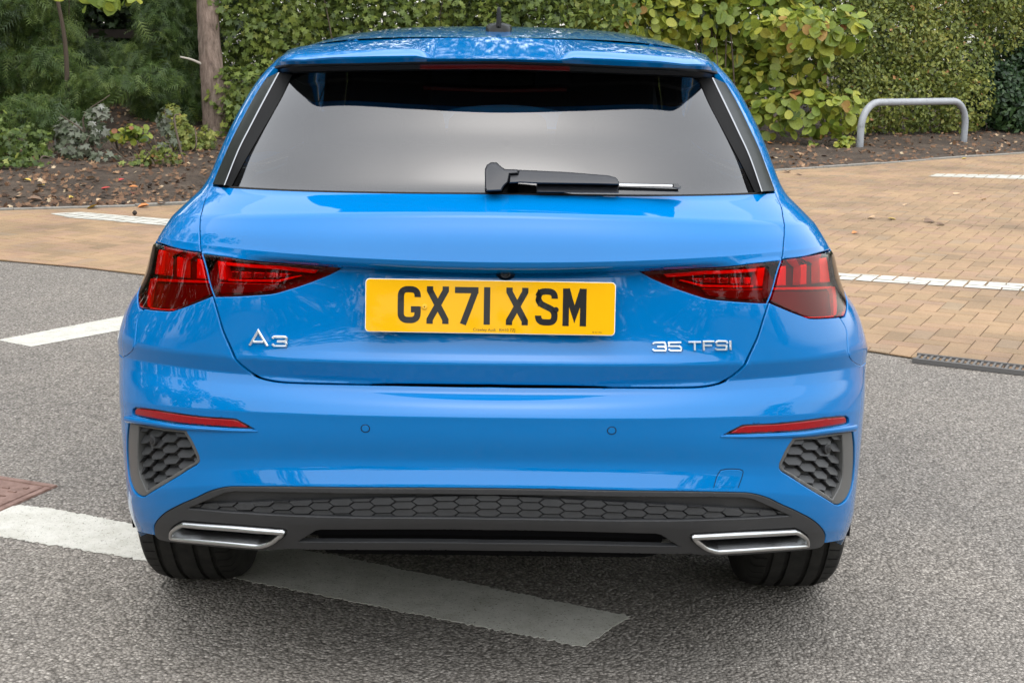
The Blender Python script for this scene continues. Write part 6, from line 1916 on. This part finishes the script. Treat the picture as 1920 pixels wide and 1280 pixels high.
# belt of trees across the car park behind the viewpoint: seen only mirrored in the car
wc, wt_, wn = [], [], []
for k, (x, y) in enumerate(((-15, -12.5), (-11.5, -15.5), (-7.5, -17.5), (-3.5, -18.5), (1, -19), (5.5, -18.2), (9.5, -16.5), (14.5, -14), (20, -9), (-13, -4), (-12.5, 2.5), (-12.5, -8.5), (-15, 7))):
    Cs = [np.array([x + rng.normal(0, 1.3), y + rng.normal(0, 1.3), z]) for z in np.linspace(0.8, 6.8, 12)]
    P_, Nn, kk = blob_points(Cs, [np.array([1.8, 1.6, 1.1])] * 12, 2600, 0.6)
    co, tri, tn_ = leaf_cloud(P_, Nn + np.array([0, 0, .3]), 0.42, 'lobed', np.clip(rng.normal(0.3, 0.25, len(P_)), 0, 1), 0.7)
    wt_.append(tri + sum(len(c) for c in wc)); wc.append(co); wn.append(tn_)
    Vt, Ft = tube([(x, y, -0.1), (x + 0.05, y + 0.03, 2.0), (x, y, 5.0)], [0.2, 0.15, 0.06], 8, cap=False)
    Vt = np.array(Vt); q4 = np.array(Ft); t3 = np.vstack([q4[:, [0, 1, 2]], q4[:, [0, 2, 3]]])
    wt_.append(t3 + sum(len(c) for c in wc)); wc.append(Vt); wn.append(np.zeros(len(Vt)))
tbelt = link('tree_belt', fast_mesh('tree_belt', np.vstack(wc), np.vstack(wt_), False, np.concatenate(wn)), M['maple'])
tag(tbelt, 'belt of leafy trees across the car park behind the viewpoint', 'trees', kind='stuff')

# ------------------------------------------------------------------ leaf litter and single fallen leaves
n = 52000
u_ = rng.uniform(-150, 2050, n); s_ = rng.random(n)
q_ = along(kl, rng.uniform(0, along(kl, np.array([0.]))[1], n))[0] + nn_[None] * (rng.random(n) ** 1.3 * 7.0)[:, None]
zz_ = bed_z(q_[:, 0], q_[:, 1])
P_ = np.c_[q_, zz_ + 0.010 + 0.012 * rng.random(n)]
keep = (rng.random(n) < np.where(q_[:, 0] < -1.5, 1.0, 0.38)) & (np.abs(q_[:, 0]) < 14)
P_ = P_[keep]
co, tri, tn_ = leaf_cloud(P_, np.tile([0, -0.25, 1.0], (len(P_), 1)), 0.055, 'lobed', np.clip(rng.normal(0.5, 0.25, len(P_)), 0, 1), 0.38, 0.0)
li = link('leaf_litter', fast_mesh('leaf_litter', co, tri, False, tn_), M['litter']); tag(li, 'brown dead leaf litter covering the planted bank', 'leaf litter', kind='stuff')

def fallen(u, v, col, size, lab, tpl='round'):
    p_ = on_ground(u, v); inb = kerb_dist(p_[0], p_[1]) if True else 0
    side = bool(p_[1] > np.interp(p_[0], kerb[:, 0], kerb[:, 1]))
    onp = inside(np.array([[p_[0], p_[1]]]), pav)[0]
    if side: 
        for _ in range(4): p_ = on_ground(u, v, float(bed_z(p_[0], p_[1])))
    z = float(bed_z(p_[0], p_[1])) + 0.012 if side else (TOPZ + 0.006 if onp else 0.008)
    tv, tf = TPL[tpl]; v_ = tv * size; v_[:, 2] *= rng.uniform(0.6, 2.6)
    key = 'fallen_%.2f_%.2f_%.2f' % col
    if key not in M: M[key] = simple('fallen_leaf_tint', col, 0.6)
    o = link('fallen_leaf', mesh('fallen_leaf', v_, tf), M[key])
    o.location = (p_[0], p_[1], z); o.rotation_euler = (rng.normal(0, .15), rng.normal(0, .15), rng.random() * 6.28)
    tag(o, lab, 'leaf', 'fallen leaves')
OG, YL, RD, BR, TN = (0.42, 0.15, 0.035), (0.48, 0.34, 0.06), (0.36, 0.035, 0.03), (0.13, 0.075, 0.04), (0.42, 0.28, 0.16)
for u, v, c, s, lab in (
    (174, 391, YL, .085, 'yellow-orange fallen leaf on the soil above the white line end'), (270, 392, OG, .085, 'orange fallen leaf on the kerb nearest the car'),
    (251, 355, OG, .07, 'bright orange fallen leaf lying alone on the bare soil'), (227, 347, RD, .065, 'red fallen leaf below the pale seedlings'),
    (198, 362, RD, .07, 'crimson fallen leaf left of the orange one on the soil'), (249, 367, RD, .06, 'pinkish red fallen leaf under the bright orange leaf'),
    (303, 385, OG, .075, 'orange fallen leaf on the soil close to the car shoulder'), (77, 365, YL, .07, 'yellow fallen leaf on the soil at left'),
    (32, 377, TN, .075, 'tan fallen leaf near the left edge of the soil'), (65, 379, BR, .10, 'large brown curled leaf on the soil at left'),
    (136, 377, YL, .065, 'small yellow fallen leaf on the soil near the kerb'), (187, 378, TN, .06, 'small tan fallen leaf on soil beside the kerb'),
    (170, 350, TN, .075, 'beige fallen leaf under the pale seedlings'), (50, 347, YL, .075, 'yellow fallen leaf in the low left shrub'),
    (1793, 367, TN, .07, 'tan fallen leaf on the paving right of the car, farthest out'), (1843, 378, YL, .06, 'pale yellow fallen leaf on the right paving'),
    (1742, 420, BR, .085, 'curled brown fallen leaf on the right paving'), (1762, 426, BR, .06, 'small brown scrap beside the curled brown leaf'),
    (1671, 415, YL, .06, 'yellow fallen leaf on the paving near the car shoulder'), (1634, 413, TN, .06, 'tan fallen leaf nearest the car on the paving'),
    (1603, 442, OG, .05, 'small orange leaf on paving beside the tail lamp'), (1696, 388, TN, .045, 'tiny pale leaf on the paving below the hoop'),
    (1475, 326, BR, .09, 'brown leaf on the paving against the kerb by the car'), (1498, 331, BR, .075, 'second brown leaf along the kerb by the car'),
    (1808, 301, YL, .055, 'yellow leaf lying on the kerb right of the hoop'), (1558, 300, TN, .08, 'large tan leaf on the soil left of the hoop'),
    (1902, 268, TN, .08, 'pale leaf on the soil at the right edge'), (1445, 276, OG, .09, 'rusty leaf on the soil beside the car pillar')):
    fallen(u, v, c, s, lab)
for u, v, r_, lab in ((253, 407, 0.020, 'dark pine cone on the paving above the white line'), (232, 388, 0.019, 'dark pine cone on the soil by the kerb'), (282, 361, 0.020, 'dark pine cone on the soil near the car')):
    p_ = on_ground(u, v); z0 = TOPZ if v > 400 else float(bed_z(p_[0], p_[1]))
    V = []; Fc = []
    for k in range(9):
        for j in range(10):
            t = (k + .5) / 9; rr0 = r_ * math.sin(math.pi * min(t * 0.9 + 0.08, 1)) * (1.0 if j % 2 == k % 2 else 0.72)
            V.append((rr0 * math.cos(j * .628), rr0 * math.sin(j * .628), t * r_ * 2.0))
    Fc = [(k * 10 + j, k * 10 + (j + 1) % 10, (k + 1) * 10 + (j + 1) % 10, (k + 1) * 10 + j) for k in range(8) for j in range(10)] + [tuple(range(80, 90))]
    o = link('pine_cone', mesh('pine_cone', V, Fc), M['old_timber']); o.location = (p_[0], p_[1], z0)
    tag(o, lab, 'pine cone', 'pine cones')
